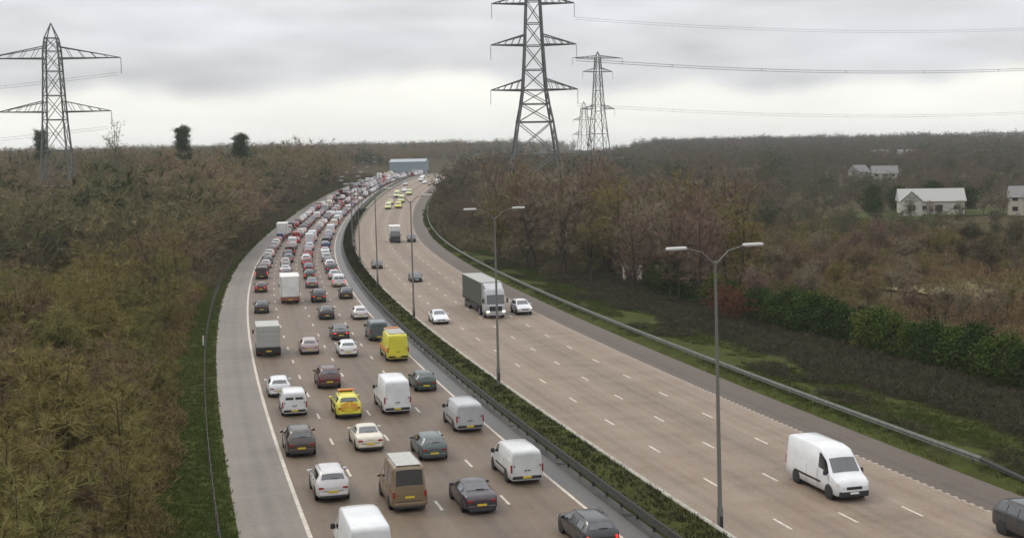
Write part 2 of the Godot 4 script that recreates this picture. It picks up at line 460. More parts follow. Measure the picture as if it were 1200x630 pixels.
# ---------------------------------------------------------------- vehicles
# station: z, ground clearance, half-width low, belt height, half-width at belt, roof height, half-width at roof
var SPEC := {
	"hatchback": {"L": 4.1, "st": [[-2.05, .34, .60, .58, .64, .60, .50], [-1.98, .25, .74, .68, .76, .70, .58], [-1.70, .20, .84, .80, .85, .83, .66], [-1.0, .20, .87, .93, .885, .97, .72], [-.22, .20, .88, .96, .89, 1.40, .60], [.15, .20, .88, .97, .89, 1.47, .61], [1.1, .20, .88, .99, .885, 1.44, .60], [1.62, .22, .86, 1.01, .86, 1.34, .57], [1.93, .24, .82, .99, .82, 1.04, .66], [2.02, .28, .76, .86, .78, .88, .62], [2.05, .36, .66, .74, .68, .76, .55]], "cowl": -1.0, "screen": -.22, "roof_end": 1.62, "deck": 1.93, "wheel": .31, "axles": [-1.28, 1.28], "track": .80, "sides": [[-.75, .18], [.26, 1.35]]},
	"saloon_car": {"L": 4.65, "st": [[-2.32, .34, .62, .56, .66, .58, .50], [-2.24, .24, .76, .66, .78, .68, .60], [-1.9, .19, .86, .79, .87, .82, .68], [-1.05, .19, .89, .92, .905, .95, .74], [-.25, .19, .90, .94, .91, 1.36, .59], [.15, .19, .90, .95, .91, 1.43, .60], [.85, .19, .90, .97, .905, 1.39, .59], [1.55, .20, .885, .98, .895, 1.03, .70], [2.1, .22, .86, .97, .865, 1.0, .70], [2.28, .26, .80, .88, .81, .90, .64], [2.32, .36, .68, .72, .70, .74, .56]], "cowl": -1.05, "screen": -.25, "roof_end": .85, "deck": 1.55, "wheel": .32, "axles": [-1.42, 1.38], "track": .82, "sides": [[-.8, .12], [.20, 1.1]]},
	"estate_car": {"L": 4.7, "st": [[-2.35, .34, .62, .56, .66, .58, .50], [-2.27, .24, .76, .66, .78, .68, .60], [-1.95, .19, .86, .80, .87, .83, .68], [-1.1, .19, .89, .93, .905, .96, .74], [-.3, .19, .90, .95, .91, 1.38, .60], [.1, .19, .90, .96, .91, 1.46, .61], [1.5, .19, .90, .98, .905, 1.44, .60], [2.0, .20, .885, .99, .895, 1.36, .58], [2.25, .22, .86, .98, .865, 1.03, .68], [2.32, .26, .80, .86, .81, .88, .64], [2.35, .36, .68, .72, .70, .74, .56]], "cowl": -1.1, "screen": -.3, "roof_end": 2.0, "deck": 2.25, "wheel": .32, "axles": [-1.42, 1.42], "track": .82, "sides": [[-.85, .1], [.18, .95], [1.03, 1.75]]},
	"suv_car": {"L": 4.5, "st": [[-2.25, .44, .66, .72, .70, .74, .55], [-2.18, .32, .80, .84, .82, .87, .64], [-1.9, .27, .89, .97, .90, 1.0, .72], [-1.05, .27, .92, 1.08, .93, 1.11, .76], [-.4, .27, .93, 1.10, .935, 1.58, .65], [0.0, .27, .93, 1.11, .935, 1.66, .66], [1.3, .27, .93, 1.13, .93, 1.64, .65], [1.9, .28, .91, 1.14, .91, 1.54, .62], [2.12, .30, .87, 1.12, .875, 1.18, .72], [2.21, .33, .82, .96, .83, .98, .68], [2.25, .42, .70, .80, .72, .82, .6]], "cowl": -1.05, "screen": -.4, "roof_end": 1.9, "deck": 2.12, "wheel": .37, "axles": [-1.35, 1.33], "track": .84, "sides": [[-.8, .12], [.22, 1.0], [1.08, 1.65]]},
	"small_van": {"L": 4.4, "st": [[-2.2, .36, .62, .66, .66, .68, .52], [-2.12, .26, .76, .78, .78, .81, .62], [-1.85, .22, .86, .92, .87, .96, .72], [-1.2, .22, .89, 1.06, .90, 1.10, .76], [-.55, .22, .90, 1.10, .91, 1.66, .70], [-.15, .22, .90, 1.12, .91, 1.80, .74], [.6, .22, .90, 1.14, .91, 1.84, .76], [1.95, .22, .90, 1.14, .905, 1.82, .75], [2.14, .24, .88, 1.13, .89, 1.76, .73], [2.19, .28, .87, 1.12, .88, 1.66, .71], [2.2, .32, .86, 1.11, .87, 1.6, .70]], "cowl": -1.2, "screen": -.55, "roof_end": 2.14, "deck": 2.2, "wheel": .32, "axles": [-1.35, 1.3], "track": .81, "sides": [[-.95, .05]], "van": 1.12},
	"panel_van": {"L": 5.2, "st": [[-2.6, .38, .66, .74, .70, .76, .56], [-2.52, .28, .82, .90, .84, .93, .68], [-2.25, .24, .92, 1.04, .93, 1.08, .78], [-1.7, .24, .95, 1.16, .955, 1.20, .82], [-1.05, .24, .96, 1.20, .965, 1.80, .76], [-.6, .24, .96, 1.22, .965, 1.94, .80], [.6, .24, .96, 1.24, .965, 1.98, .82], [2.35, .24, .96, 1.24, .96, 1.96, .81], [2.54, .26, .94, 1.23, .945, 1.90, .79], [2.59, .30, .93, 1.22, .935, 1.80, .77], [2.6, .34, .92, 1.21, .925, 1.74, .76]], "cowl": -1.7, "screen": -1.05, "roof_end": 2.54, "deck": 2.6, "wheel": .34, "axles": [-1.7, 1.45], "track": .86, "sides": [[-1.45, -.45]], "van": 1.22},
	"high_roof_van": {"L": 5.95, "st": [[-2.97, .40, .70, .80, .74, .82, .60], [-2.9, .30, .86, .98, .88, 1.02, .72], [-2.6, .26, .96, 1.14, .97, 1.18, .82], [-2.15, .26, .99, 1.28, .995, 1.33, .86], [-1.5, .26, 1.0, 1.34, 1.005, 2.12, .80], [-1.05, .26, 1.0, 1.36, 1.005, 2.46, .82], [-.3, .26, 1.0, 1.38, 1.005, 2.56, .84], [2.7, .26, 1.0, 1.38, 1.0, 2.54, .84], [2.91, .28, .98, 1.37, .985, 2.48, .82], [2.96, .32, .97, 1.36, .975, 2.36, .80], [2.97, .36, .96, 1.35, .965, 2.3, .79]], "cowl": -2.15, "screen": -1.5, "roof_end": 2.91, "deck": 2.97, "wheel": .36, "axles": [-2.0, 1.7], "track": .89, "sides": [[-1.9, -.8]], "van": 1.36},
	"minibus": {"L": 5.0, "st": [[-2.5, .38, .66, .74, .70, .76, .56], [-2.42, .28, .82, .90, .84, .93, .68], [-2.15, .24, .92, 1.04, .93, 1.08, .78], [-1.6, .24, .95, 1.14, .955, 1.18, .82], [-.95, .24, .96, 1.17, .965, 2.12, .74], [-.5, .24, .96, 1.18, .965, 2.40, .78], [.6, .24, .96, 1.20, .965, 2.46, .80], [2.2, .24, .96, 1.20, .96, 2.44, .79], [2.40, .26, .94, 1.20, .945, 2.34, .76], [2.48, .30, .93, 1.18, .935, 1.26, .80], [2.5, .36, .90, 1.0, .905, 1.02, .78]], "cowl": -1.6, "screen": -.95, "roof_end": 2.40, "deck": 2.48, "wheel": .34, "axles": [-1.6, 1.4], "track": .86, "sides": [[-1.35, -.3], [-.2, .85], [.95, 2.1]]},
}

func ring_of(st: Array) -> Array:
	var g: float = st[1]; var wl: float = st[2]; var yb: float = st[3]; var wb: float = st[4]; var yr: float = st[5]; var wr: float = st[6]
	var z: float = st[0]
	var y5: float = maxf(yr - 0.08, lerpf(yb, yr, 0.55))
	return [Vector3(wl * .86, g, z), Vector3(wl, g + .10, z), Vector3(wb, lerpf(g, yb, .55), z), Vector3(wb * .99, lerpf(g, yb, .88), z), Vector3(wb * .955, yb, z), Vector3(wr + .025, y5, z), Vector3(wr - .07, lerpf(y5, yr, .85), z), Vector3(wr * .5, yr + .012, z), Vector3(0, yr + .022, z)]

func ring_at(sp: Dictionary, z: float) -> Array:
	var st: Array = sp.st
	for i in st.size() - 1:
		if z <= st[i + 1][0]:
			var t: float = clampf((z - st[i][0]) / (st[i + 1][0] - st[i][0]), 0.0, 1.0)
			var a := ring_of(st[i])
			var b := ring_of(st[i + 1])
			var r := []
			for k in a.size(): r.append(a[k].lerp(b[k], t))
			return r
	return ring_of(st[st.size() - 1])

func mx(v: Vector3) -> Vector3:
	return Vector3(-v.x, v.y, v.z)

func loft_body(sp: Dictionary) -> ArrayMesh:
	var st := begin(true)
	var rings := []
	for q in sp.st: rings.append(ring_of(q))
	for i in rings.size() - 1:
		for k in 8:
			var a = rings[i][k]; var b = rings[i][k + 1]; var c = rings[i + 1][k + 1]; var d = rings[i + 1][k]
			quad(st, a, b, c, d)
			quad(st, mx(a), mx(d), mx(c), mx(b))
		quad(st, rings[i][0], rings[i + 1][0], mx(rings[i + 1][0]), mx(rings[i][0]))
	st.set_smooth_group(1)
	for e in [0, rings.size() - 1]:
		var r = rings[e]
		for k in 8:
			if e == 0: quad(st, r[k], mx(r[k]), mx(r[k + 1]), r[k + 1])
			else: quad(st, r[k], r[k + 1], mx(r[k + 1]), mx(r[k]))
	return finish(st)

func side_panel(sp: Dictionary, z0: float, z1: float, v0: float, v1: float, sgn: float, off := 0.012) -> ArrayMesh:
	var st := begin(true)
	var zs := [z0]
	for q in sp.st:
		if q[0] > z0 + .02 and q[0] < z1 - .02: zs.append(q[0])
	zs.append(z1)
	for i in zs.size() - 1:
		var a := ring_at(sp, zs[i])
		var b := ring_at(sp, zs[i + 1])
		var o := Vector3(off, off * .35, 0)
		var p0: Vector3 = a[4].lerp(a[5], v0) + o
		var p1: Vector3 = a[4].lerp(a[5], v1) + o
		var p2: Vector3 = b[4].lerp(b[5], v1) + o
		var p3: Vector3 = b[4].lerp(b[5], v0) + o
		if sgn > 0: quad(st, p0, p1, p2, p3)
		else: quad(st, mx(p0), mx(p3), mx(p2), mx(p1))
	return finish(st)

func screen_panel(sp: Dictionary, z0: float, z1: float, t0: float, t1: float, off: Vector3) -> ArrayMesh:
	var st := begin(true)
	var n := 3
	for i in n:
		var a := ring_at(sp, lerpf(z0, z1, lerpf(t0, t1, float(i) / n)))
		var b := ring_at(sp, lerpf(z0, z1, lerpf(t0, t1, float(i + 1) / n)))
		for k in [6, 7]:
			quad(st, a[k] + off, a[k + 1] + off, b[k + 1] + off, b[k] + off)
			quad(st, mx(a[k]) + off, mx(b[k]) + off, mx(b[k + 1]) + off, mx(a[k + 1]) + off)
	return finish(st)

func seam_mesh(sp: Dictionary, z: float, sgn: float) -> ArrayMesh:   # dark gap around a door, following the flank
	var st := begin(true)
	var a := ring_at(sp, z - .012)
	var b := ring_at(sp, z + .012)
	for k in range(1, 4):
		var o := Vector3(.007, 0, 0)
		if sgn > 0: quad(st, a[k] + o, a[k + 1] + o, b[k + 1] + o, b[k] + o)
		else: quad(st, mx(a[k] + o), mx(b[k] + o), mx(b[k + 1] + o), mx(a[k + 1] + o))
	return finish(st)

var wheel_meshes := {}
func add_wheel(parent: Node3D, r: float, at: Vector3, full: bool, w := 0.21) -> void:
	var key := "%.2f_%.2f" % [r, w]
	if not wheel_meshes.has(key):
		wheel_meshes[key] = [lathe([[r * .62, -w * .5], [r * .93, -w * .5], [r, -w * .36], [r, w * .36], [r * .93, w * .5], [r * .62, w * .5]], 18, true),
			lathe([[0.0, -w * .42], [r * .25, -w * .45], [r * .55, -w * .40], [r * .64, -w * .5], [r * .64, w * .5], [r * .55, w * .40], [r * .25, w * .45], [0.0, w * .42]], 14, true)]
	var wn := part("wheel", wheel_meshes[key][0], M.tyre, parent, at)
	if full: part("rim", wheel_meshes[key][1], M.rim, wn)

func make_car(kind: String, full: bool) -> Node3D:
	var sp: Dictionary = SPEC[kind]
	var o := Node3D.new()
	var body := part("body", loft_body(sp), M.paint_white, o)
	body.set_meta("painted", true)
	var half: float = sp.L * 0.5
	part("windscreen", screen_panel(sp, sp.cowl, sp.screen, .10, .93, Vector3(0, .012, -.012)), M.glass, o)
	var van := sp.has("van")
	if not van:
		part("rear_window", screen_panel(sp, sp.roof_end, sp.deck, .10, .86, Vector3(0, .010, .012)), M.glass, o)
	for q in sp.sides:
		for sg in [1.0, -1.0]:
			part("side_window", side_panel(sp, q[0], q[1], .10, .86, sg), M.glass, o)
	var rear := ring_at(sp, half - 0.06)
	var hw: float = rear[2].x
	var lasty: float = sp.st[sp.st.size() - 2][3]
	if van:
		var rb := ring_of(sp.st[sp.st.size() - 1])
		var top_y: float = rb[5].y + .02
		for sg in [1.0, -1.0]:
			var st := begin()
			var x0 := 0.012
			var x1: float = rb[4].x - .10
			var zr: float = half + .012
			var y0: float = rb[0].y + .16
			quad(st, Vector3(sg * x0, y0, zr), Vector3(sg * x0, top_y, zr), Vector3(sg * (rb[5].x - .05), top_y, zr), Vector3(sg * x1, y0 + .1, zr))
			add_box(st, Vector3(sg * (x0 + x1) * .5, (y0 + lasty) * .5, half + .004), Vector3((x1 - x0) - .02, lasty - y0 - .1, .03), 0.0)
			var door := part("rear_door", finish(st), M.paint_white, o)
			door.set_meta("painted", true)
			if full:
				part("handle", box_mesh(Vector3(.12, .05, .05), 0.0, Vector3(sg * .10, (y0 + lasty) * .5, half + .04)), M.trim, door)
				part("hinge", box_mesh(Vector3(.05, .10, .05), 0.0, Vector3(sg * (x1 - .03), lasty - .1, half + .03)), M.trim, door)
			if sp.has("rear_glass") or kind == "small_van":
				var g := begin()
				quad(g, Vector3(sg * .07, lasty + .12, half + .022), Vector3(sg * .07, top_y - .12, half + .022), Vector3(sg * (rb[5].x - .12), top_y - .12, half + .022), Vector3(sg * (rb[5].x - .07), lasty + .12, half + .022))
				part("rear_window", finish(g), M.glass, o)
	# lights, plates, bumpers, mirrors
	for sg in [1.0, -1.0]:
		var tl: ArrayMesh
		if van: tl = box_mesh(Vector3(.10, .46, .10), .02, Vector3(sg * (hw - .04), lasty - .25, half - .02))
		elif kind == "minibus" or kind == "estate_car": tl = box_mesh(Vector3(.13, .34, .14), .02, Vector3(sg * (hw - .12), lasty - .22, half - .06))
		else: tl = box_mesh(Vector3(.30, .15, .16), .03, Vector3(sg * (hw - .20), lasty - .16, half - .075))
		var t := part("tail_light", tl, M.tail, o)
		t.set_meta("tail", true)
		var fr := ring_at(sp, -half + .22)
		var hl := part("headlight", box_mesh(Vector3(.30, .15, .18), .03, Vector3(sg * (fr[2].x - .16), fr[4].y - .10, -half + .18)), M.lamp_clear, o)
		hl.set_meta("head", true)
	var by: float = sp.st[3][1]
	if full:
		part("number_plate", box_mesh(Vector3(.50, .11, .03), 0.0, Vector3(0, lasty - .36 if not van else by + .22, half + .03 - (.0 if van else .0))), M.plate_rear, o)
		part("number_plate", box_mesh(Vector3(.50, .11, .03), 0.0, Vector3(0, by + .22, -half - .012)), M.plate_front, o)
		part("grille", box_mesh(Vector3(.90, .16, .06), .02, Vector3(0, sp.st[0][3] - .06, -half + .012)), M.trim, o)
		for sg in [1.0, -1.0]:
			var rc := ring_at(sp, sp.cowl + .38)
			part("wing_mirror", box_mesh(Vector3(.22, .17 if not van else .26, .12), .03, rc[4] * Vector3(sg, 1, 1) + Vector3(sg * .12, .06, 0)), M.trim if van else M.paint_white, o).set_meta("painted", not van)
			# dark arch around each wheel
		if kind == "suv_car" or kind == "estate_car":
			for sg in [1.0, -1.0]:
				var st := begin()
				add_bar(st, Vector3(sg * .62, sp.st[5][5] + .04, -.1), Vector3(sg * .60, sp.st[6][5] + .04, 1.45), .018, .018, 5)
				part("roof_rail", finish(st), M.trim, o)
	var bump := part("bumper", box_mesh(Vector3(hw * 1.86, .22, .16), .05, Vector3(0, by + .20, half - .05)), M.trim if van else M.paint_white, o)
	bump.set_meta("painted", not van)
	if not van: part("valance", box_mesh(Vector3(hw * 1.7, .15, .14), .03, Vector3(0, by + .05, half - .02)), M.trim, o)
	if full:
		for sg in [1.0, -1.0]:
			var zs := [sp.sides[0][0] - .12, sp.sides[0][1] + .04]
			if sp.sides.size() > 1: zs.append(sp.sides[1][1] + .03)
			elif van: zs.append(sp.sides[0][1] + 1.3)
			for z in zs: part("door_gap", seam_mesh(sp, z, sg), M.trim, o)
		if not van:
			part("boot_gap", box_mesh(Vector3(hw * 1.35, .018, .02), 0.0, Vector3(0, by + .36, half + .012)), M.trim, o)
			part("rear_wiper", box_mesh(Vector3(.42, .02, .02), 0.0, ring_at(sp, lerpf(sp.roof_end, sp.deck, .82))[8] + Vector3(.1, .02, .03)), M.trim, o)
			part("light_strip", box_mesh(Vector3(.36, .04, .02), 0.0, Vector3(0, lasty - .10, half - .02)), M.tail, o)
	part("bumper", box_mesh(Vector3(hw * 1.74, .34 if van else .18, .18), .05, Vector3(0, by + (.16 if van else .10), -half + .07)), M.trim, o)
	var ai := 0
	for az in sp.axles:
		for sg in [1.0, -1.0]:
			var rr := ring_at(sp, az)
			add_wheel(o, sp.wheel, Vector3(sg * (rr[2].x - .095), sp.wheel, az), full)
			if full:
				part("wheel_arch", lathe([[0.0, -.012], [sp.wheel + .07, -.012], [sp.wheel + .09, 0.0], [sp.wheel + .07, .012], [0.0, .012]], 18, true), M.trim, o, Vector3(sg * (rr[2].x - .006), sp.wheel + .02, az))
		ai += 1
	if full:
		part("underbody", box_mesh(Vector3(hw * 1.6, .12, sp.L * .86), 0.0, Vector3(0, by + .0, 0)), M.trim, o)
		if not van:
			for sg in [1.0, -1.0]:
				for q in sp.sides:
					var r0 := ring_at(sp, q[1] - .12)
					part("door_handle", box_mesh(Vector3(.03, .03, .16), 0.0, Vector3(sg * (r0[3].x + .012), r0[3].y, q[1] - .12)), M.trim, o)
		else:
			for sg in [1.0, -1.0]:
				part("rub_strip", box_mesh(Vector3(.03, .13, sp.L * .5), .01, Vector3(sg * (hw + .012), by + .48, .35)), M.trim, o)
	return o

func cab_loft(w: float, h: float, l: float, g: float, rake: float) -> Dictionary:   # flat-fronted lorry cab, front at -l/2
	var f := -l * .5
	return {"L": l, "st": [[f, g, w * .92, g + .9, w * .93, g + .95, w * .88], [f + .06, g, w * .98, g + 1.0, w * .98, g + 1.05, w * .92], [f + .06 + rake, g, w, g + 1.1, w, h - .12, w * .88], [f + .25 + rake, g, w, g + 1.1, w, h, w * .9], [l * .5 - .08, g, w, g + 1.1, w, h + .04, w * .9], [l * .5, g + .02, w * .97, g + 1.1, w * .97, h - .02, w * .86]]}

func make_truck(kind: String, full: bool) -> Node3D:
	var o := Node3D.new()
	if kind == "box_truck" or kind == "grey_box_truck":
		var big := kind == "box_truck"
		var bl := 6.2 if big else 4.4
		var bw := 2.5 if big else 2.25
		var bh := 3.65 if big else 3.0
		var cabl := 1.9
		var total := bl + cabl + .15
		var zf := -total * .5
		var sp := cab_loft(1.10 if big else 1.0, 2.55 if big else 2.35, cabl, .45, .28)
		var cab := part("cab", loft_body(sp), M.paint_white, o, Vector3(0, 0, zf + cabl * .5))
		cab.set_meta("painted", true)
		part("windscreen", screen_panel(sp, sp.st[1][0], sp.st[2][0], .12, .92, Vector3(0, .01, -.015)), M.glass, cab)
		for sg in [1.0, -1.0]:
			part("side_window", side_panel(sp, sp.st[2][0] + .1, cabl * .5 - .35, .08, .82, sg), M.glass, cab)
			part("wing_mirror", box_mesh(Vector3(.16, .42, .12), .02, Vector3(sg * 1.28, 1.75, zf + .35)), M.trim, o)
		var zb := zf + cabl + .15 + bl * .5
		var box := part("box_body", box_mesh(Vector3(bw, bh - .95, bl), .04, Vector3(0, .95 + (bh - .95) * .5, zb)), M.box_white if big else M.box_grey, o)
		var rz := zb + bl * .5
		part("chassis", box_mesh(Vector3(.9, .25, total * .9), 0.0, Vector3(0, .72, .2)), M.trim, o)
		for k in 4:
			part("rear_slat", box_mesh(Vector3(bw - .24, (bh - 1.15) / 4.0 - .03, .03), 0.0, Vector3(0, 1.06 + (bh - 1.15) / 4.0 * (k + .5), rz + .012)), M.box_white if big else M.roof_pale, box)
		for sg in [1.0, -1.0]:
			part("door_post", box_mesh(Vector3(.10, bh - 1.0, .05), 0.0, Vector3(sg * (bw * .5 - .06), .97 + (bh - 1.0) * .5, rz + .012)), M.roof_pale, box)
		part("tail_lift", box_mesh(Vector3(bw - .1, .42, .12), .02, Vector3(0, .72, rz + .04)), M.rust_red if big else M.steel_dark, o)
		part("under_run_bar", box_mesh(Vector3(bw - .2, .12, .10), .01, Vector3(0, .42, rz - .05)), M.trim, o)
		part("number_plate", box_mesh(Vector3(.50, .12, .03), 0.0, Vector3(0, .60, rz + .12)), M.plate_rear, o)
		for sg in [1.0, -1.0]:
			var t := part("tail_light", box_mesh(Vector3(.30, .13, .06), .01, Vector3(sg * (bw * .5 - .25), .50, rz + .05)), M.tail, o)
			t.set_meta("tail", true)
			part("side_skirt", box_mesh(Vector3(.04, .34, bl * .45), 0.0, Vector3(sg * (bw * .5 - .08), .62, zb - bl * .1)), M.trim, o)
			add_wheel(o, .44, Vector3(sg * .95, .44, zf + .85), full, .28)
			add_wheel(o, .44, Vector3(sg * .92, .44, zb + bl * .18), full, .5)
		o.set_meta("len", total)
		return o
	# articulated lorry with curtain-sided trailer
	var W := 1.25
	var total := 16.0
	var zf := -total * .5
	var sp := cab_loft(1.22, 3.35, 2.3, .5, .34)
	var cab := part("cab", loft_body(sp), M.paint_white, o, Vector3(0, 0, zf + 1.15))
	cab.set_meta("painted", true)
	part("windscreen", screen_panel(sp, sp.st[1][0], sp.st[2][0], .06, .70, Vector3(0, .01, -.015)), M.glass, cab)
	for sg in [1.0, -1.0]:
		part("side_window", side_panel(sp, sp.st[2][0] + .1, .35, .05, .50, sg), M.glass, cab)
		part("headlight", box_mesh(Vector3(.34, .2, .1), .02, Vector3(sg * .92, .82, zf + .02)), M.head_on, o)
		part("wing_mirror", box_mesh(Vector3(.2, .55, .14), .02, Vector3(sg * 1.42, 2.05, zf + .35)), M.trim, o)
	part("grille", box_mesh(Vector3(1.5, .55, .06), .02, Vector3(0, 1.15, zf + .012)), M.trim, o)
	part("bumper", box_mesh(Vector3(2.36, .34, .2), .04, Vector3(0, .55, zf + .06)), M.roof_pale, o)
	var st := begin()
	quad(st, Vector3(-1.0, 3.38, zf + .75), Vector3(1.0, 3.38, zf + .75), Vector3(1.1, 3.95, zf + 2.2), Vector3(-1.1, 3.95, zf + 2.2))
	quad(st, Vector3(-1.1, 3.38, zf + 2.2), Vector3(-1.1, 3.95, zf + 2.2), Vector3(1.1, 3.95, zf + 2.2), Vector3(1.1, 3.38, zf + 2.2))
	tri(st, Vector3(-1.0, 3.38, zf + .75), Vector3(-1.1, 3.95, zf + 2.2), Vector3(-1.1, 3.38, zf + 2.2))
	tri(st, Vector3(1.0, 3.38, zf + .75), Vector3(1.1, 3.38, zf + 2.2), Vector3(1.1, 3.95, zf + 2.2))
	var defl := part("roof_deflector", finish(st), M.paint_white, o)
	defl.set_meta("painted", true)
	var tl := 12.9
	var zc := zf + 2.85 + tl * .5
	var tr := part("trailer", box_mesh(Vector3(2.5, .22, tl), .02, Vector3(0, 1.2, zc)), M.steel_dark, o)
	for sg in [1.0, -1.0]:
		part("curtain_side", box_mesh(Vector3(.05, 2.55, tl - .1), .02, Vector3(sg * 1.225, 2.6, zc)), M.curtain, tr)
		part("side_guard", box_mesh(Vector3(.05, .5, tl * .4), .01, Vector3(sg * 1.18, .8, zc - 1.0)), M.trim, tr)
	part("headboard", box_mesh(Vector3(2.4, 2.6, .06), .01, Vector3(0, 2.62, zc - tl * .5 + .03)), M.roof_pale, tr)
	part("rear_door", box_mesh(Vector3(2.4, 2.6, .06), .01, Vector3(0, 2.62, zc + tl * .5 - .03)), M.roof_pale, tr)
	part("roof", box_mesh(Vector3(2.5, .10, tl), .02, Vector3(0, 3.95, zc)), M.roof_pale, tr)
	part("chassis", box_mesh(Vector3(.9, .28, 6.0), 0.0, Vector3(0, .85, zf + 3.4)), M.trim, o)
	for sg in [1.0, -1.0]:
		for az in [zf + 1.35, zf + 4.2, zc + 2.2, zc + 3.5, zc + 4.8]:
			add_wheel(o, .5, Vector3(sg * 1.02, .5, az), full, .36)
		var t := part("tail_light", box_mesh(Vector3(.4, .14, .06), .01, Vector3(sg * .95, .95, zc + tl * .5 + .02)), M.tail, o)
		t.set_meta("tail", true)
	o.set_meta("len", total)
	return o

func length_of(kind: String) -> float:
	if SPEC.has(kind): return SPEC[kind].L
	return {"box_truck": 8.25, "grey_box_truck": 6.45, "articulated_lorry": 16.0}[kind]

func vehicle(kind: String, s: float, d: float, away: bool, colour: String, label: String, category: String, group := "", full := true, lit := false, yaw := 0.0) -> Node3D:
	var key := kind + ("_full" if full else "_far")
	if not protos.has(key):
		protos[key] = make_car(kind, full) if SPEC.has(kind) else make_truck(kind, full)
	var o: Node3D = protos[key].duplicate()
	top(o, "box_truck" if kind == "grey_box_truck" else kind)
	o.position = on_road(s, d) + Vector3.UP * 0.004
	o.rotation = Vector3(atan(slope(s)) * (1.0 if away else -1.0), -phi(s) + (0.0 if away else PI) + yaw, 0)
	for c in o.get_children():
		if c.has_meta("painted") and c.get_meta("painted"): c.material_override = M["paint_" + colour]
		if lit and away and c.has_meta("tail"): c.material_override = M.tail_on
		if lit and not away and c.has_meta("head"): c.material_override = M.head_on
		for m in ["painted", "tail", "head"]:
			if c.has_meta(m): c.remove_meta(m)
	if o.has_meta("len"): o.remove_meta("len")
	tag(o, label, category, group)
	return o

# ---------------------------------------------------------------- vegetation
func twig_spray(st: SurfaceTool, r: RandomNumberGenerator, p: Vector3, dir: Vector3, n: int, ln: float, w: float) -> void:
	for i in n:
		var v := (dir + Vector3(r.randf_range(-1, 1), r.randf_range(-.7, 1), r.randf_range(-1, 1)) * .95).normalized()
		var a := p + dir * r.randf_range(-.5, .3) * ln * .6
		var e := a + v * ln * r.randf_range(.5, 1.1)
		var side := v.cross(Vector3(r.randf_range(-1, 1), r.randf_range(-1, 1), r.randf_range(-1, 1))).normalized() * w * r.randf_range(.6, 1.2)
		tri(st, a - side * .5, e, a + side * .5)

func bare_tree_meshes(sd: int, h: float, rad: float, limbs: int, sprays: int, twigs: int, low: float, tw := .05) -> Array:
	var r := RandomNumberGenerator.new()
	r.seed = sd
	var tk := begin(true)
	var lean := Vector3(r.randf_range(-.25, .25), 0, r.randf_range(-.25, .25))
	var th := h * .55
	var prev := Vector3(0, -.25, 0)
	var tops := []
	for i in 4:
		var q := Vector3(0, th * (i + 1) / 4.0, 0) + lean * (i + 1) * .5 + Vector3(r.randf_range(-.1, .1), 0, r.randf_range(-.1, .1))
		add_bar(tk, prev, q, h * .018 * (1.0 - i * .18), h * .018 * (1.0 - (i + 1) * .18), 6)
		prev = q
		tops.append(q)
	var cr := begin(true)
	for k in limbs:
		var b: Vector3 = tops[r.randi_range(0, 3)]
		if k == 0: b = tops[3]
		var ang := TAU * (k + r.randf_range(-.3, .3)) / limbs
		var reach := rad * r.randf_range(.55, 1.0)
		var e := Vector3(cos(ang) * reach, lerpf(h * low, h, r.randf_range(.35, 1.0)), sin(ang) * reach)
		if k == 0: e = Vector3(r.randf_range(-.3, .3), h, r.randf_range(-.3, .3))
		var mid := b.lerp(e, .5) + Vector3(0, -rad * .10, 0)
		add_bar(tk, b, mid, h * .008, h * .005, 4)
		add_bar(tk, mid, e, h * .005, h * .002, 4)
		for j in sprays:
			var t := r.randf_range(.18, 1.0)
			var c := b.lerp(mid, t * 2.0) if t < .5 else mid.lerp(e, t * 2.0 - 1.0)
			var out := Vector3(r.randf_range(-1, 1), r.randf_range(-.25, 1), r.randf_range(-1, 1)).normalized()
			var q := c + out * rad * r.randf_range(.15, .48)
			q.y = maxf(q.y, h * low * .6)
			add_bar(cr, c, q, .022, .010, 3)
			twig_spray(cr, r, q, out, twigs, rad * (.34 if tw > .06 else .27), tw)
	return [finish(tk), finish(cr)]

func leafy_meshes(sd: int, h: float, rad: float, clumps: int, leaves: int, leaf: float, cone := 0.0) -> Array:
	var r := RandomNumberGenerator.new()
	r.seed = sd
	var tk := begin(true)
	add_bar(tk, Vector3(0, -.2, 0), Vector3(.05, h * .8, .05), h * .025, h * .006, 6)
	var cr := begin(false)
	for k in clumps:
		var y := pow(r.randf(), .8)
		var w := rad * (sin(PI * clampf(y * .80 + .14, 0, 1)) if cone <= 0 else (1.0 - y * cone))
		var a := r.randf() * TAU
		var rr := w * sqrt(r.randf()) * r.randf_range(.75, 1.12)
		var c := Vector3(cos(a) * rr, h * (.05 + y * .9), sin(a) * rr)
		add_bar(tk, Vector3(0, c.y * .7, 0), c, .03, .01, 3)
		for j in leaves:
			var o := Vector3(r.randfn(), r.randfn() * .7, r.randfn()) * rad * .17
			var n := Vector3(r.randf_range(-1, 1), r.randf_range(-.3, 1), r.randf_range(-1, 1)).normalized()
			var u := n.cross(Vector3(r.randf() - .5, r.randf() - .5, r.randf() - .5)).normalized() * leaf * r.randf_range(.6, 1.2)
			var v := n.cross(u).normalized() * leaf * .6
			var p := c + o
			if p.y < .02: continue
			quad(cr, p - u, p + v, p + u, p - v)
	return [finish(tk), finish(cr)]

func plant(called: String, meshes: Array, bark: Material, crown_mat: Material, at: Vector3, scl: float, label: String, category: String, group := "", crown := "crown") -> Node3D:
	var o := Node3D.new()
	part("trunk", meshes[0], bark, o)
	part(crown, meshes[1], crown_mat, o)
	top(o, called)
	o.position = at
	o.rotation.y = rng.randf() * TAU
	o.scale = Vector3(scl * rng.randf_range(.9, 1.1), scl, scl * rng.randf_range(.9, 1.1))
	tag(o, label, category, group)
	return o

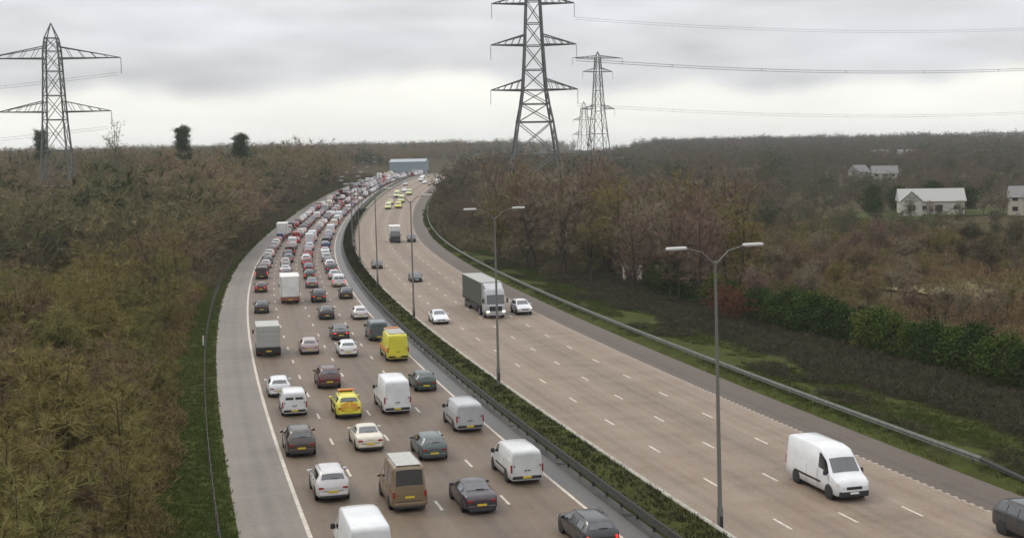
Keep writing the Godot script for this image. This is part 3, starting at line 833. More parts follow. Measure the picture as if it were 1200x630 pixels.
func scatter(called: String, mesh: Mesh, m: Material, spots: Array, label: String, category: String) -> void:   # spots: [Transform3D, Color]
	var mm := MultiMesh.new()
	mm.transform_format = MultiMesh.TRANSFORM_3D
	mm.use_colors = true
	mm.mesh = mesh
	mm.instance_count = spots.size()
	for i in spots.size():
		mm.set_instance_transform(i, spots[i][0])
		mm.set_instance_color(i, spots[i][1])
	var o := MultiMeshInstance3D.new()
	o.multimesh = mm
	o.material_override = m
	top(o, called)
	tag(o, label, category, "", "stuff")

func tuft_mesh(sd: int, n: int, h: float, spread: float, w: float) -> ArrayMesh:
	var r := RandomNumberGenerator.new()
	r.seed = sd
	var st := begin(false)
	for i in n:
		var a := r.randf() * TAU
		var p := Vector3(cos(a), 0, sin(a)) * spread * sqrt(r.randf())
		var tip := p + Vector3(cos(a) * .35 * h * r.randf(), h * r.randf_range(.5, 1.1), sin(a) * .35 * h * r.randf())
		var side := Vector3(-sin(a + r.randf() * 2.0), 0, cos(a + r.randf() * 2.0)) * w
		tri(st, p - side, tip, p + side)
	return finish(st)

func bush_mesh(sd: int, n: int, h: float, rad: float, w: float) -> ArrayMesh:
	var r := RandomNumberGenerator.new()
	r.seed = sd
	var st := begin(false)
	for i in n:
		var a := r.randf() * TAU
		var rr := rad * sqrt(r.randf())
		var p := Vector3(cos(a) * rr, h * r.randf_range(0.0, .75) * (1.0 - rr / rad * .4), sin(a) * rr)
		var v := Vector3(r.randf_range(-1, 1), r.randf_range(-.1, 1.1), r.randf_range(-1, 1)).normalized()
		var e := p + v * h * r.randf_range(.25, .55)
		var side := v.cross(Vector3(r.randf() - .5, r.randf() - .5, r.randf() - .5)).normalized() * w
		tri(st, p - side, e, p + side)
	return finish(st)

func vc_mat(rough := 0.95) -> StandardMaterial3D:
	var m := mat(Color.WHITE, rough)
	m.vertex_color_use_as_albedo = true
	m.metallic_specular = 0.12
	return m

# ---------------------------------------------------------------- build
func _ready() -> void:
	rng.seed = 20250211
	noise.seed = 9
	noise.frequency = 0.02
	noise.fractal_octaves = 3
	setup_camera_and_light()
	make_materials()
	build_ground()
	build_roads()
	build_barriers()
	build_pylons()
	build_buildings()
	build_lamps()
	build_vegetation()
	build_near_traffic()
	build_far_traffic()
	build_small_things()

func setup_camera_and_light() -> void:
	var cam := Camera3D.new()
	cam.name = "camera"
	add_child(cam)
	cam.position = Vector3(0, CAM_H, 0)
	cam.rotation = Vector3(-0.08419, 0, -0.01769)
	cam.fov = rad_to_deg(2.0 * atan(315.0 / 1526.7))
	cam.near = 0.5
	cam.far = 9000.0
	cam.current = true
	var env := Environment.new()
	env.tonemap_mode = Environment.TONE_MAPPER_LINEAR
	env.tonemap_exposure = 1.0
	env.background_mode = Environment.BG_SKY
	var sky := Sky.new()
	var sm := PanoramaSkyMaterial.new()
	sm.panorama = ImageTexture.create_from_image(sky_image())
	sky.sky_material = sm
	env.sky = sky
	env.ssao_enabled = true
	env.ssil_enabled = true
	env.sdfgi_enabled = true
	env.fog_enabled = true
	env.fog_density = 0.00013
	env.fog_light_color = Color(0.80, 0.82, 0.84)
	var we := WorldEnvironment.new()
	we.name = "world_environment"
	we.environment = env
	add_child(we)
	var sun := DirectionalLight3D.new()
	sun.name = "sun"
	sun.light_energy = 0.35
	sun.light_color = Color(1.0, 0.96, 0.90)
	sun.light_angular_distance = 14.0
	sun.shadow_enabled = true
	sun.rotation = Vector3(deg_to_rad(-48.0), deg_to_rad(-120.0), 0)
	add_child(sun)

func sky_image() -> Image:
	var w := 2048
	var h := 1024
	var n := FastNoiseLite.new()
	n.seed = 4
	n.frequency = 1.0
	n.fractal_octaves = 4
	var img := Image.create(w, h, false, Image.FORMAT_RGBF)
	for y in h:
		var el := (0.5 - (y + 0.5) / h) * PI
		var e := rad_to_deg(el)
		var ce := cos(el)
		for x in w:
			var az := (x + 0.5) / w * TAU
			if e < -1.0:
				img.set_pixel(x, y, Color(0.12, 0.115, 0.10))
				continue
			var px := cos(az) * ce
			var pz := sin(az) * ce
			# flat decks of cloud: long in azimuth, thin in elevation
			var band := n.get_noise_3d(px * 2.6, e * 0.34, pz * 2.6)
			var wisps := n.get_noise_3d(px * 9.0 + 7.0, e * 0.85, pz * 9.0)
			var edge := e + n.get_noise_3d(px * 4.0 + 20.0, 3.0, pz * 4.0) * 1.5
			var deck := smoothstep(2.9, 3.9, edge)            # the deck's lower edge; below it a clear bright strip
			var low := Color(1.02, 1.01, 0.94)
			var grey := Color(0.68, 0.69, 0.715)
			var c := low.lerp(grey, deck * (0.95 + band * 0.35))
			var v := 1.0 + band * 0.34 * (0.25 + 0.75 * deck) + wisps * 0.17 * (0.35 + deck * 0.65)
			v *= 1.0 + 1.3 * pow(clampf(sin(el), 0.0, 1.0), 1.2)   # an overcast sky is brighter towards the zenith
			img.set_pixel(x, y, Color(c.r * v, c.g * v, c.b * v))
	return img

func build_ground() -> void:
	var ss := []
	var s := -120.0
	while s < 5200.0:
		ss.append(s)
		s += 12.0 if s < 420.0 else (20.0 if s < 900.0 else (60.0 if s < 1800.0 else 220.0))
	var ds := [-2600.0, -1800.0, -1200.0, -800.0, -560.0, -400.0, -300.0, -230.0, -180.0, -140.0, -110.0, -85.0, -65.0, -48.0, -36.0, -26.0, -18.0, -12.0, -7.0, -2.5, 5.0, 12.0, 17.0, 24.0, 32.0, 37.0, 40.0, 46.0, 54.0, 64.0, 76.0, 90.0, 108.0, 130.0, 160.0, 200.0, 250.0, 320.0, 400.0, 520.0, 700.0, 1000.0, 1400.0, 2000.0, 3000.0]
	var st := begin(true)
	var g := []
	for a in ss:
		var row := []
		for d in ds:
			var dd: float = d
			if a < S_STRAIGHT and dd > 1200.0: dd = 1200.0 + (dd - 1200.0) * .1
			var p := plan(a, dd)
			row.append(Vector3(p.x, terrain(a, dd) - 0.12, -p.y))
		g.append(row)
	for i in ss.size() - 1:
		for j in ds.size() - 1:
			quad(st, g[i][j], g[i + 1][j], g[i + 1][j + 1], g[i][j + 1])
	var o := one("ground", finish(st), M.ground)
	tag(o, "dark brown and olive winter ground under the woods and fields", "ground", "", "structure")

func patch(called: String, cx: float, cz: float, hx: float, hz: float, turn: float, m: Material, label: String) -> void:
	var st := begin(true)
	var n := 14
	var r := RandomNumberGenerator.new()
	r.seed = int(cx * 13 + cz)
	var rim := []
	for k in 24: rim.append(r.randf_range(.82, 1.06))
	var at := func(i: int, k: int) -> Vector3:
		var a := TAU * k / 24.0
		var f: float = float(i) / n * rim[k % 24]
		var lx := hx * signf(cos(a)) * pow(absf(cos(a)), .5) * f
		var lz := hz * signf(sin(a)) * pow(absf(sin(a)), .5) * f
		return on_ground(cx + lx * cos(turn) - lz * sin(turn), cz + lx * sin(turn) + lz * cos(turn)) + Vector3.UP * .12
	for i in n:
		for k in 24:
			quad(st, at.call(i, k), at.call(i + 1, k), at.call(i + 1, k + 1), at.call(i, k + 1))
	var o := one(called, finish(st), m)
	tag(o, label, "field", "", "structure")

func build_roads() -> void:
	var o := one("verge", ribbon(-8.0, -3.3, -60, 640, 8, -0.02, 0.0), M.turf)
	tag(o, "green grass verge beside the left hard shoulder", "verge", "", "structure")
	o = one("verge", sweep([[37.3, 0.0], [37.8, .16], [38.6, .34], [40.0, .30], [43.0, .10], [46.5, .02]], -60, 640, 8, true), M.turf)
	tag(o, "grass verge behind the crash barrier right of the empty carriageway", "verge", "", "structure")
	o = one("hard_shoulder", ribbon(-3.3, 0.0, -60, 700, 6, 0.0), M.shoulder)
	tag(o, "grey empty hard shoulder left of the queue", "hard shoulder", "", "structure")
	var road := one("carriageway", ribbon(0.0, 14.75, -60, 760, 6, 0.0), M.left_road)
	tag(road, "brown asphalt carriageway full of queuing traffic", "road", "", "structure")
	o = one("road_margin", ribbon(14.75, 15.85, -60, 740, 6, 0.0), M.wet_margin)
	tag(o, "wet grey margin between the queue and the central reservation", "road", "", "structure")
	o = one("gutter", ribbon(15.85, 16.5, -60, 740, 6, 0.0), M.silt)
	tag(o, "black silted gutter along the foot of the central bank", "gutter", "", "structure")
	var road2 := one("carriageway", ribbon(18.85, RC + 14.6, -60, 760, 6, 0.0), M.right_road)
	tag(road2, "pale brown nearly empty carriageway on the right", "road", "", "structure")
	o = one("hard_shoulder", ribbon(RC + 14.6, 37.3, -60, 700, 6, 0.0), M.dark_shoulder)
	tag(o, "dark brown hard shoulder at the right of the empty carriageway", "hard shoulder", "", "structure")
	# painted markings, 4 mm above the asphalt
	part("edge_line", ribbon(-.02, .20, -60, 740, 6, 0.004), M.white_paint, road)
	part("edge_line", ribbon(14.48, 14.66, -60, 740, 6, 0.004), M.white_paint, road)
	part("edge_line", ribbon(RC + 14.48, RC + 14.58, -60, 740, 6, 0.004), M.worn_paint, road2)
	for side in 2:
		var far := begin(true)
		for li in 3:
			var d: float = LANE * (li + 1) + (RC if side == 1 else 0.0)
			var k := 0
			while true:
				var s := 33.0 + 9.0 * k
				k += 1
				if s > 730.0: break
				var m: ArrayMesh
				if s < 300.0:
					part("lane_dash", ribbon(d - .08, d + .08, s - 1.0, s + 1.0, 2.0, 0.004), M.white_paint, road if side == 0 else road2)
				else:
					quad(far, on_road(s - 1, d - .1) + Vector3.UP * .005, on_road(s + 1, d - .1) + Vector3.UP * .005, on_road(s + 1, d + .1) + Vector3.UP * .005, on_road(s - 1, d + .1) + Vector3.UP * .005)
		var f := part("distant_lane_dashes", finish(far), M.white_paint, road if side == 0 else road2)
		f.set_meta("kind", "stuff")
	# raised ribs of the rumble strip beside the right edge line
	var ribs := begin(false)
	var s := 40.0
	while s < 260.0:
		var a := on_road(s, RC + 14.64)
		add_box(ribs, a + Vector3.UP * .006, Vector3(.20, .014, .30), 0.0, Basis(Vector3.UP, -phi(s)))
		s += 0.75
	var rb := part("rumble_ribs", finish(ribs), M.worn_paint, road2)
	rb.set_meta("kind", "stuff")

func build_barriers() -> void:
	# central reservation: planted strip with a low bank
	var o := one("central_reservation", sweep([[16.5, -.02], [16.55, .06], [16.8, .10], [17.05, .34], [17.6, .58], [18.1, .68], [18.5, .70]], -60, 740, 6, true), M.moss)
	tag(o, "grassy mossy bank of the central reservation between the carriageways", "bank", "", "structure")
	var w := begin(false)
	# dark steel barrier on the queue's side
	var rail := Node3D.new()
	top(rail, "crash_barrier")
	tag(rail, "dark steel crash barrier beside the queue along the central reservation", "barrier")
	for hh in [.42, .68]:
		part("rail", sweep([[16.36, hh - .10], [16.28, hh - .06], [16.34, hh], [16.28, hh + .06], [16.36, hh + .10]], -40, 730, 6), M.steel_dark, rail)
	var pm := box_mesh(Vector3(.10, .92, .12), .01, Vector3(0, .34, 0))
	var s := 44.0
	while s < 300.0:
		var p := part("post", pm, M.steel_dark, rail, on_road(s, 16.43))
		p.rotation.y = -phi(s)
		s += 2.4
	# pale concrete blocks along the right edge of the bank
	var wall := Node3D.new()
	top(wall, "concrete_barrier")
	tag(wall, "pale low concrete kerb wall along the empty carriageway's left edge", "barrier")
	s = 40.0
	var prof := [[18.46, -.05], [18.50, .72], [18.55, .78], [18.72, .78], [18.78, .72], [18.86, -.05]]
	var far_s := 340.0
	while s < far_s:
		part("block", sweep(prof, s, s + 2.97, 3.0, false, true), M.concrete, wall)
		s += 3.0
	part("distant_wall", sweep(prof, far_s + .03, 735.0, 6.0, false, true), M.concrete, wall)
	# galvanised barrier at the right
	var rr := Node3D.new()
	top(rr, "crash_barrier")
	tag(rr, "pale galvanised crash barrier along the right verge with a ramped end", "barrier")
	var wp := [[38.30, .60], [38.22, .66], [38.28, .74], [38.22, .82], [38.30, .90], [38.42, .94], [38.44, .90], [38.34, .84], [38.40, .74], [38.34, .66]]
	part("rail", sweep(wp, 66.0, 640.0, 5.0, false, true), M.galv, rr)
	var e := begin(false)
	for k in wp.size():
		var a = wp[k]
		var b = wp[(k + 1) % wp.size()]
		quad(e, on_road(66, a[0]) + Vector3.UP * a[1], on_road(59, a[0] + .4) + Vector3.UP * (a[1] * .35 - .12), on_road(59, b[0] + .4) + Vector3.UP * (b[1] * .35 - .12), on_road(66, b[0]) + Vector3.UP * b[1])
	part("ramped_end", finish(e), M.steel_dark, rr)
	s = 67.0
	while s < 300.0:
		var p := part("post", pm, M.galv, rr, on_road(s, 38.5) + Vector3.UP * .06)
		p.rotation.y = -phi(s)
		s += 2.4

func build_lamps() -> void:
	var column := lathe([[.16, -.5], [.16, .1], [.15, 1.4], [.11, 1.5], [.06, 13.2], [.05, 13.3], [0.0, 13.3]], 10)
	var arms := []
	var heads := []
	for sg in [-1.0, 1.0]:
		var st := begin(true)
		add_bar(st, Vector3(0, 13.1, 0), Vector3(sg * .7, 13.75, 0), .045, .04, 6)
		add_bar(st, Vector3(sg * .7, 13.75, 0), Vector3(sg * 1.5, 13.95, 0), .04, .035, 6)
		arms.append(finish(st))
		var hs := begin(false)
		add_box(hs, Vector3(sg * 1.95, 13.97, 0), Vector3(1.0, .16, .34), .05)
		heads.append(finish(hs))
	var spots := [58.6, 101.0, 146.0, 188.0, 231.0, 274.0, 318.0, 362.0, 406.0, 450.0, 494.0]
	var words := ["nearest and tallest twin-arm lamp column, in front of the empty carriageway", "second lamp column from the camera, just left of the lorry", "third lamp column from the camera on the central reservation", "fourth lamp column from the camera on the central reservation"]
	for i in spots.size():
		var o := Node3D.new()
		part("column", column, M.pole, o)
		for k in 2:
			var a := part("arm", arms[k], M.pole, o)
			part("lantern", heads[k], M.lantern, a)
		part("door_panel", box_mesh(Vector3(.14, .6, .03), .01, Vector3(0, .75, .15)), M.steel_dark, o)
		top(o, "street_lamp")
		o.position = on_road(spots[i], 18.99 if i == 0 else 18.3) + Vector3.UP * (.1 if i == 0 else .55)
		o.rotation = Vector3(0, -phi(spots[i]), .016 if i == 0 else .006)
		tag(o, words[i] if i < 4 else "distant slim lamp column, one of the row running up the climb", "street lamp", "lamp columns along the central reservation" if i < 4 else "distant lamp columns along the central reservation")

# lattice tower: levels = [height, half-width]; arms = [height, half-length]
func pylon(called: String, at: Vector3, turn: float, levels: Array, arms: Array, thick: float, label: String) -> Node3D:
	var o := Node3D.new()
	var dirs := [Vector3(1, 0, 1), Vector3(1, 0, -1), Vector3(-1, 0, -1), Vector3(-1, 0, 1)]
	var P := func(i: int, k: int) -> Vector3: return dirs[k % 4] * levels[i][1] + Vector3.UP * levels[i][0]
	for k in 4:
		var st := begin(false)
		for i in levels.size() - 1: add_bar(st, P.call(i, k), P.call(i + 1, k), thick, thick * .9, 4)
		part("leg", finish(st), M.pylon, o)
	for k in 4:
		var st := begin(false)
		for i in levels.size() - 1:
			add_bar(st, P.call(i, k), P.call(i + 1, k + 1), thick * .45, thick * .45, 3)
			add_bar(st, P.call(i, k + 1), P.call(i + 1, k), thick * .45, thick * .45, 3)
			add_bar(st, P.call(i + 1, k), P.call(i + 1, k + 1), thick * .5, thick * .5, 3)
		part("bracing", finish(st), M.pylon, o)
	for a in arms:
		var hw := 0.0
		for i in levels.size() - 1:
			if a[0] >= levels[i][0] and a[0] <= levels[i + 1][0]:
				hw = lerpf(levels[i][1], levels[i + 1][1], (a[0] - levels[i][0]) / (levels[i + 1][0] - levels[i][0]))
		for sg in [-1.0, 1.0]:
			var st := begin(false)
			var tip := Vector3(sg * a[1], a[0] + .1, 0)
			var rise: float = a[2]
			for q in [-1.0, 1.0]:
				add_bar(st, Vector3(sg * hw, a[0], q * hw), tip, thick * .7, thick * .5, 4)
				add_bar(st, Vector3(sg * hw, a[0] + rise, q * hw), tip, thick * .6, thick * .4, 4)
				for j in range(1, 5):
					var t := j / 5.0
					var lo := Vector3(sg * hw, a[0], q * hw).lerp(tip, t)
					var hi := Vector3(sg * hw, a[0] + rise, q * hw).lerp(tip, t - .1)
					add_bar(st, lo, hi, thick * .35, thick * .35, 3)
			for j in range(1, 5):
				var t := j / 5.0
				add_bar(st, Vector3(sg * hw, a[0], -hw).lerp(tip, t), Vector3(sg * hw, a[0], hw).lerp(tip, t), thick * .35, thick * .35, 3)
			var arm := part("crossarm", finish(st), M.pylon, o)
			var ins := begin(false)
			for q in 9: add_bar(ins, tip - Vector3.UP * (.3 + q * .38), tip - Vector3.UP * (.5 + q * .38), .16, .09, 6)
			part("insulator", finish(ins), M.insulator, arm)
	var cap := begin(false)
	var n := levels.size() - 1
	for k in 4: add_bar(cap, P.call(n, k), Vector3(0, levels[n][0] + levels[n][1] * 2.6, 0), thick * .8, thick * .6, 4)
	part("peak", finish(cap), M.pylon, o)
	top(o, called)
	o.position = at
	o.rotation.y = turn
	tag(o, label, "pylon", "electricity pylons")
	return o

func cable(a: Vector3, b: Vector3, sag: float, r: float, label: String) -> void:
	var st := begin(true)
	var n := 28
	for off in [-.28, .28]:
		var prev := a
		for i in range(1, n + 1):
			var t := float(i) / n
			var p := a.lerp(b, t) - Vector3.UP * sag * 4.0 * t * (1.0 - t)
			add_bar(st, prev + Vector3.UP * off, p + Vector3.UP * off, r, r, 3)
			prev = p
	# spacers that keep the pair of conductors apart
	for i in range(1, 12):
		var t := i / 12.0
		var p := a.lerp(b, t) - Vector3.UP * sag * 4.0 * t * (1.0 - t)
		add_bar(st, p - Vector3.UP * .3, p + Vector3.UP * .3, r, r, 4)
	var o := one("power_line", finish(st), M.wire)
	tag(o, label, "power line", "overhead conductors")

func build_pylons() -> void:
	# left pylon on the rise beyond the wood
	var pl := on_ground(-104.0, 300.0)
	pylon("pylon", pl, 0.12, [[0, 3.9], [9, 3.3], [17, 2.75], [24, 2.3], [29.5, 2.05], [35.0, 1.85], [39.5, 1.7], [42.5, 1.3]], [[25.8, 12.6, 2.4], [37.9, 15.2, 2.6]], .21, "pale lattice pylon on the left with two wide crossarms, above the wood")
	# tall pylon right of the road
	var pmid := on_ground(6.4, 330.0)
	pylon("pylon", pmid, 0.06, [[0, 8.6], [10, 7.0], [19, 5.5], [27, 4.3], [31.5, 3.45], [35.0, 2.95], [40.0, 2.6], [46.0, 2.25], [51.5, 2.0], [57.0, 1.75], [62.0, 1.5]], [[35.0, 11.0, 2.6], [46.2, 10.8, 2.5], [56.4, 10.4, 2.4]], .28, "tallest dark lattice pylon in the middle, cut off by the picture's top")
	var p3 := on_ground(43.5, 640.0)
	pylon("pylon", p3, 0.3, [[0, 5.6], [12, 4.6], [24, 3.5], [35, 2.5], [45, 1.9], [54, 1.5], [61, 1.1]], [[36.0, 8.6, 2.0], [54.0, 7.8, 1.9], [60.6, 13.0, 1.2]], .26, "smaller hazy pylon just right of the tallest one")
	var p4 := on_ground(49.0, 860.0)
	pylon("pylon", p4, 0.3, [[0, 5.0], [12, 4.0], [24, 3.0], [34, 2.2], [42, 1.6]], [[24.5, 8.0, 2.0], [34.0, 7.6, 1.9]], .2, "faintest farthest pylon, low between the two taller ones")
	# the next tower stands outside the frame on the right; conductors run to it
	var pr := on_ground(330.0, 470.0)
	var levels := ["top", "middle", "lowest"]
	var hs := [56.4, 46.2, 35.0]
	var ends := [80.0, 66.0, 51.0]
	for i in 3:
		var a: Vector3 = pmid + Vector3(10.6, hs[i] - 3.8, 0)
		cable(a, pr + Vector3(-6.0, ends[i] - 6.0, 0), 9.0, .065 if i == 1 else .03, "%s overhead conductor running right from the tallest pylon" % levels[i])
		var b: Vector3 = pmid + Vector3(-10.6, hs[i] - 3.8, 0)
	pylon("pylon", pr, 0.5, [[0, 8.6], [12, 7.0], [24, 5.3], [34, 4.1], [44, 3.3], [51, 2.8], [59, 2.4], [66, 2.1], [73, 1.8], [80, 1.5]], [[50.0, 11.0, 2.6], [65.0, 10.8, 2.5], [77.5, 10.4, 2.4]], .24, "pylon beyond the right edge of the picture")
	for i in 2:
		var ht: float = [37.9, 25.8][i]
		var hl: float = [15.2, 12.6][i]
		cable(pl + Vector3(hl * .99, ht - 3.8, hl * .1), pl + Vector3(hl * .99 - 330.0, ht - 1.0, -60.0), 8.0, .03, "%s overhead conductor running left from the left pylon" % ["upper", "lower"][i])

func house(called: String, at: Vector3, turn: float, w: float, dp: float, eave: float, ridge: float, wall_m: Material, roof_m: Material, wins: int, chim: bool, label: String, gable := false) -> Node3D:
	var o := Node3D.new()
	part("wall", box_mesh(Vector3(w, eave + 1.0, dp), 0.0, Vector3(0, eave * .5 - .5, 0)), wall_m, o)
	var r := begin(false)
	var e := .45
	var hw := w * .5 + e
	var hd := dp * .5 + e
	var y0 := eave - .12
	quad(r, Vector3(-hw, y0, hd), Vector3(hw, y0, hd), Vector3(hw, ridge, 0), Vector3(-hw, ridge, 0))
	quad(r, Vector3(-hw, y0, -hd), Vector3(-hw, ridge, 0), Vector3(hw, ridge, 0), Vector3(hw, y0, -hd))
	quad(r, Vector3(-hw, y0, -hd), Vector3(hw, y0, -hd), Vector3(hw, y0, hd), Vector3(-hw, y0, hd))
	tri(r, Vector3(-hw, y0, -hd), Vector3(-hw, y0, hd), Vector3(-hw, ridge, 0))
	tri(r, Vector3(hw, y0, -hd), Vector3(hw, ridge, 0), Vector3(hw, y0, hd))
	var roof := part("roof", finish(r), roof_m, o)
	if chim:
		part("chimney", box_mesh(Vector3(.7, 1.8, .7), .03, Vector3(w * .28, ridge + .3, 0)), M.wall_brick, roof)
	var storeys := 2 if eave > 4.2 else 1
	for f in storeys:
		for i in wins:
			var x := -w * .5 + w * (i + .5) / wins
			if f == 0 and i == wins / 2:
				part("door", box_mesh(Vector3(1.0, 2.05, .08), .01, Vector3(x, 1.02, dp * .5 + .03)), M.trim, o)
				continue
			var wn := part("window", box_mesh(Vector3(1.5, 1.25, .10), .01, Vector3(x, 1.55 + f * 2.6, dp * .5 + .02)), M.wall_white, o)
			part("pane", box_mesh(Vector3(1.34, 1.09, .04), 0.0, Vector3(x, 1.55 + f * 2.6, dp * .5 + .07)), M.glass, wn)
	if gable:
		var gst := begin(false)
		var gx := -w * .34
		var gw := w * .17
		add_box(gst, Vector3(gx, eave * .5 - .3, dp * .5 + .9), Vector3(gw * 2, eave + .6, 1.8))
		part("bay", finish(gst), wall_m, o)
		var gr := begin(false)
		var zf := dp * .5 + 2.1
		quad(gr, Vector3(gx - gw - .3, eave - .1, zf), Vector3(gx, ridge - .5, zf), Vector3(gx, ridge - .5, 0), Vector3(gx - gw - .3, eave - .1, 0))
		quad(gr, Vector3(gx + gw + .3, eave - .1, zf), Vector3(gx + gw + .3, eave - .1, 0), Vector3(gx, ridge - .5, 0), Vector3(gx, ridge - .5, zf))
		tri(gr, Vector3(gx - gw, eave - .1, zf - .3), Vector3(gx + gw, eave - .1, zf - .3), Vector3(gx, ridge - .6, zf - .3))
		part("gable_roof", finish(gr), roof_m, o)
		part("window", box_mesh(Vector3(2.0, 1.5, .1), .01, Vector3(gx, 1.6, dp * .5 + 1.83)), M.glass, o)
		part("window", box_mesh(Vector3(1.9, 1.9, .1), .01, Vector3(w * .1, 1.4, dp * .5 + .10)), M.glass, o)
	top(o, called)
	o.position = at
	o.rotation.y = turn
	tag(o, label, "house")
	return o

func build_buildings() -> void:
	patch("field", 122.0, 356.0, 28.0, 12.0, 0.1, M.field, "rough green garden land round the white bungalow")
	patch("field", 96.0, 345.0, 12.0, 14.0, 0.2, M.field, "bright green plot left of the white bungalow")
	patch("field", 62.0, 520.0, 16.0, 34.0, -0.1, M.pale_field, "pale green field beyond the woods right of the pylons")
	patch("field", 60.0, 170.0, 9.0, 16.0, 0.3, M.pale_field, "dry yellow grass clearing behind the dark hedge")
	var tn := 0.12
	house("bungalow", on_ground(113.4, 352.0), tn - .3, 16.5, 8.5, 3.4, 6.6, M.wall_white, M.roof_pale, 4, false, "white bungalow with a gabled bay among trees on the right", true)
	house("house", on_ground(137.0, 342.0), -.5, 11.0, 8.0, 4.6, 7.4, M.wall_cream, M.roof_grey, 3, true, "cream house half out of the picture at the right edge")
	house("house", on_ground(172.0, 600.0), -.2, 11.0, 8.0, 5.0, 8.5, M.wall_white, M.roof_grey, 3, true, "small distant white house right of a pale gable, above the bungalow's left")
	house("house", on_ground(163.0, 610.0), .5, 7.0, 7.0, 5.0, 8.2, M.wall_white, M.roof_grey, 2, false, "narrow distant white house end above the green plot")
	house("house", on_ground(112.0, 610.0), .1, 10.0, 7.5, 4.8, 8.0, M.wall_white, M.roof_red, 3, true, "lone distant white house with red roof between bare trees")
	for i in 4:
		house("house", on_ground(52.0 + i * 8.0, 880.0 + i * 4.0), .1, 6.6, 8.0, 5.0, 8.0, M.wall_white if i != 2 else M.wall_cream, M.roof_grey, 2, false, ["leftmost of the row of tiny pale houses under the pylons", "second of the row of tiny pale houses under the pylons", "cream third house of the tiny row under the pylons", "rightmost of the row of tiny pale houses under the pylons"][i])
	var fars := [[255.0, 900.0], [275.0, 905.0], [300.0, 890.0], [318.0, 880.0]]
	for i in 4:
		house("house", on_ground(fars[i][0], fars[i][1]), .2 * i - .3, 12.0, 8.0, 5.0, 8.2, M.wall_cream if i % 2 else M.wall_white, M.roof_grey, 3, false, ["grey-roofed house farthest left in the hillside group", "cream house second from left in the hillside group", "white house third from left in the hillside group", "cream house farthest right in the hillside group"][i])
	# long pale building on the ridge at the right
	var lb := Node3D.new()
	part("wall", box_mesh(Vector3(70, 7, 18), 0.0, Vector3(0, 3.5, 0)), M.wall_white, lb)
	var rf := part("roof", box_mesh(Vector3(71, .6, 19), .1, Vector3(0, 7.3, 0)), M.roof_grey, lb)
	for i in 10: part("window", box_mesh(Vector3(3.6, 1.4, .1), 0.0, Vector3(-31.5 + i * 7.0, 4.2, 9.05)), M.glass, lb)
	top(lb, "long_building")
	lb.position = on_ground(545.0, 1440.0) + Vector3.UP * 5.5
	lb.rotation.y = -.3
	part("plinth", box_mesh(Vector3(72, 8, 20), 0.0, Vector3(0, -4.0, 0)), M.wall_cream, lb)
	tag(lb, "long pale flat-roofed building on the ridge at the right edge", "building")
	# blue-grey shed at the end of the road, beyond the crest
	var sh := Node3D.new()
	part("wall", box_mesh(Vector3(27, 9.5, 20), 0.0, Vector3(0, 4.75, 0)), M.shed_blue, sh)
	var r := begin(false)
	quad(r, Vector3(-13.9, 9.45, 10.4), Vector3(13.9, 9.45, 10.4), Vector3(13.9, 11.4, 0), Vector3(-13.9, 11.4, 0))
	quad(r, Vector3(-13.9, 9.45, -10.4), Vector3(-13.9, 11.4, 0), Vector3(13.9, 11.4, 0), Vector3(13.9, 9.45, -10.4))
	tri(r, Vector3(-13.9, 9.45, -10.4), Vector3(-13.9, 9.45, 10.4), Vector3(-13.9, 11.4, 0))
	tri(r, Vector3(13.9, 9.45, -10.4), Vector3(13.9, 11.4, 0), Vector3(13.9, 9.45, 10.4))
	part("roof", finish(r), M.shed_roof, sh)
	for i in 9: part("wall_panel", box_mesh(Vector3(2.7, 9.0, .08), .02, Vector3(-11.6 + i * 2.9, 4.7, 10.05)), M.shed_blue, sh)
	part("roller_door", box_mesh(Vector3(4.5, 5.0, .14), .02, Vector3(6.0, 2.5, 10.1)), M.roof_pale, sh)
	top(sh, "warehouse")
	var sp := plan(860.0, 14.0)
	sh.position = Vector3(sp.x - 45.0, hr(860.0) - .1, -sp.y)
	sh.rotation.y = -.05
	sh.scale = Vector3(.85, 1.0, 1.0)
	tag(sh, "blue-grey warehouse beyond the crest at the far end of the road", "warehouse")
	# small pale hut behind the right verge
	var hut := Node3D.new()
	part("wall", box_mesh(Vector3(2.6, 2.3, 2.0), .02, Vector3(0, 1.15, 0)), M.wall_cream, hut)
	part("roof", box_mesh(Vector3(2.9, .14, 2.3), .03, Vector3(0, 2.37, 0)), M.roof_grey, hut)
	part("door", box_mesh(Vector3(.9, 1.95, .06), .01, Vector3(-.55, 1.0, 1.02)), M.steel_dark, hut)
	top(hut, "utility_hut")
	hut.position = on_ground(17.6, 190.0)
	tag(hut, "small pale utility hut among bushes behind the right verge", "hut")

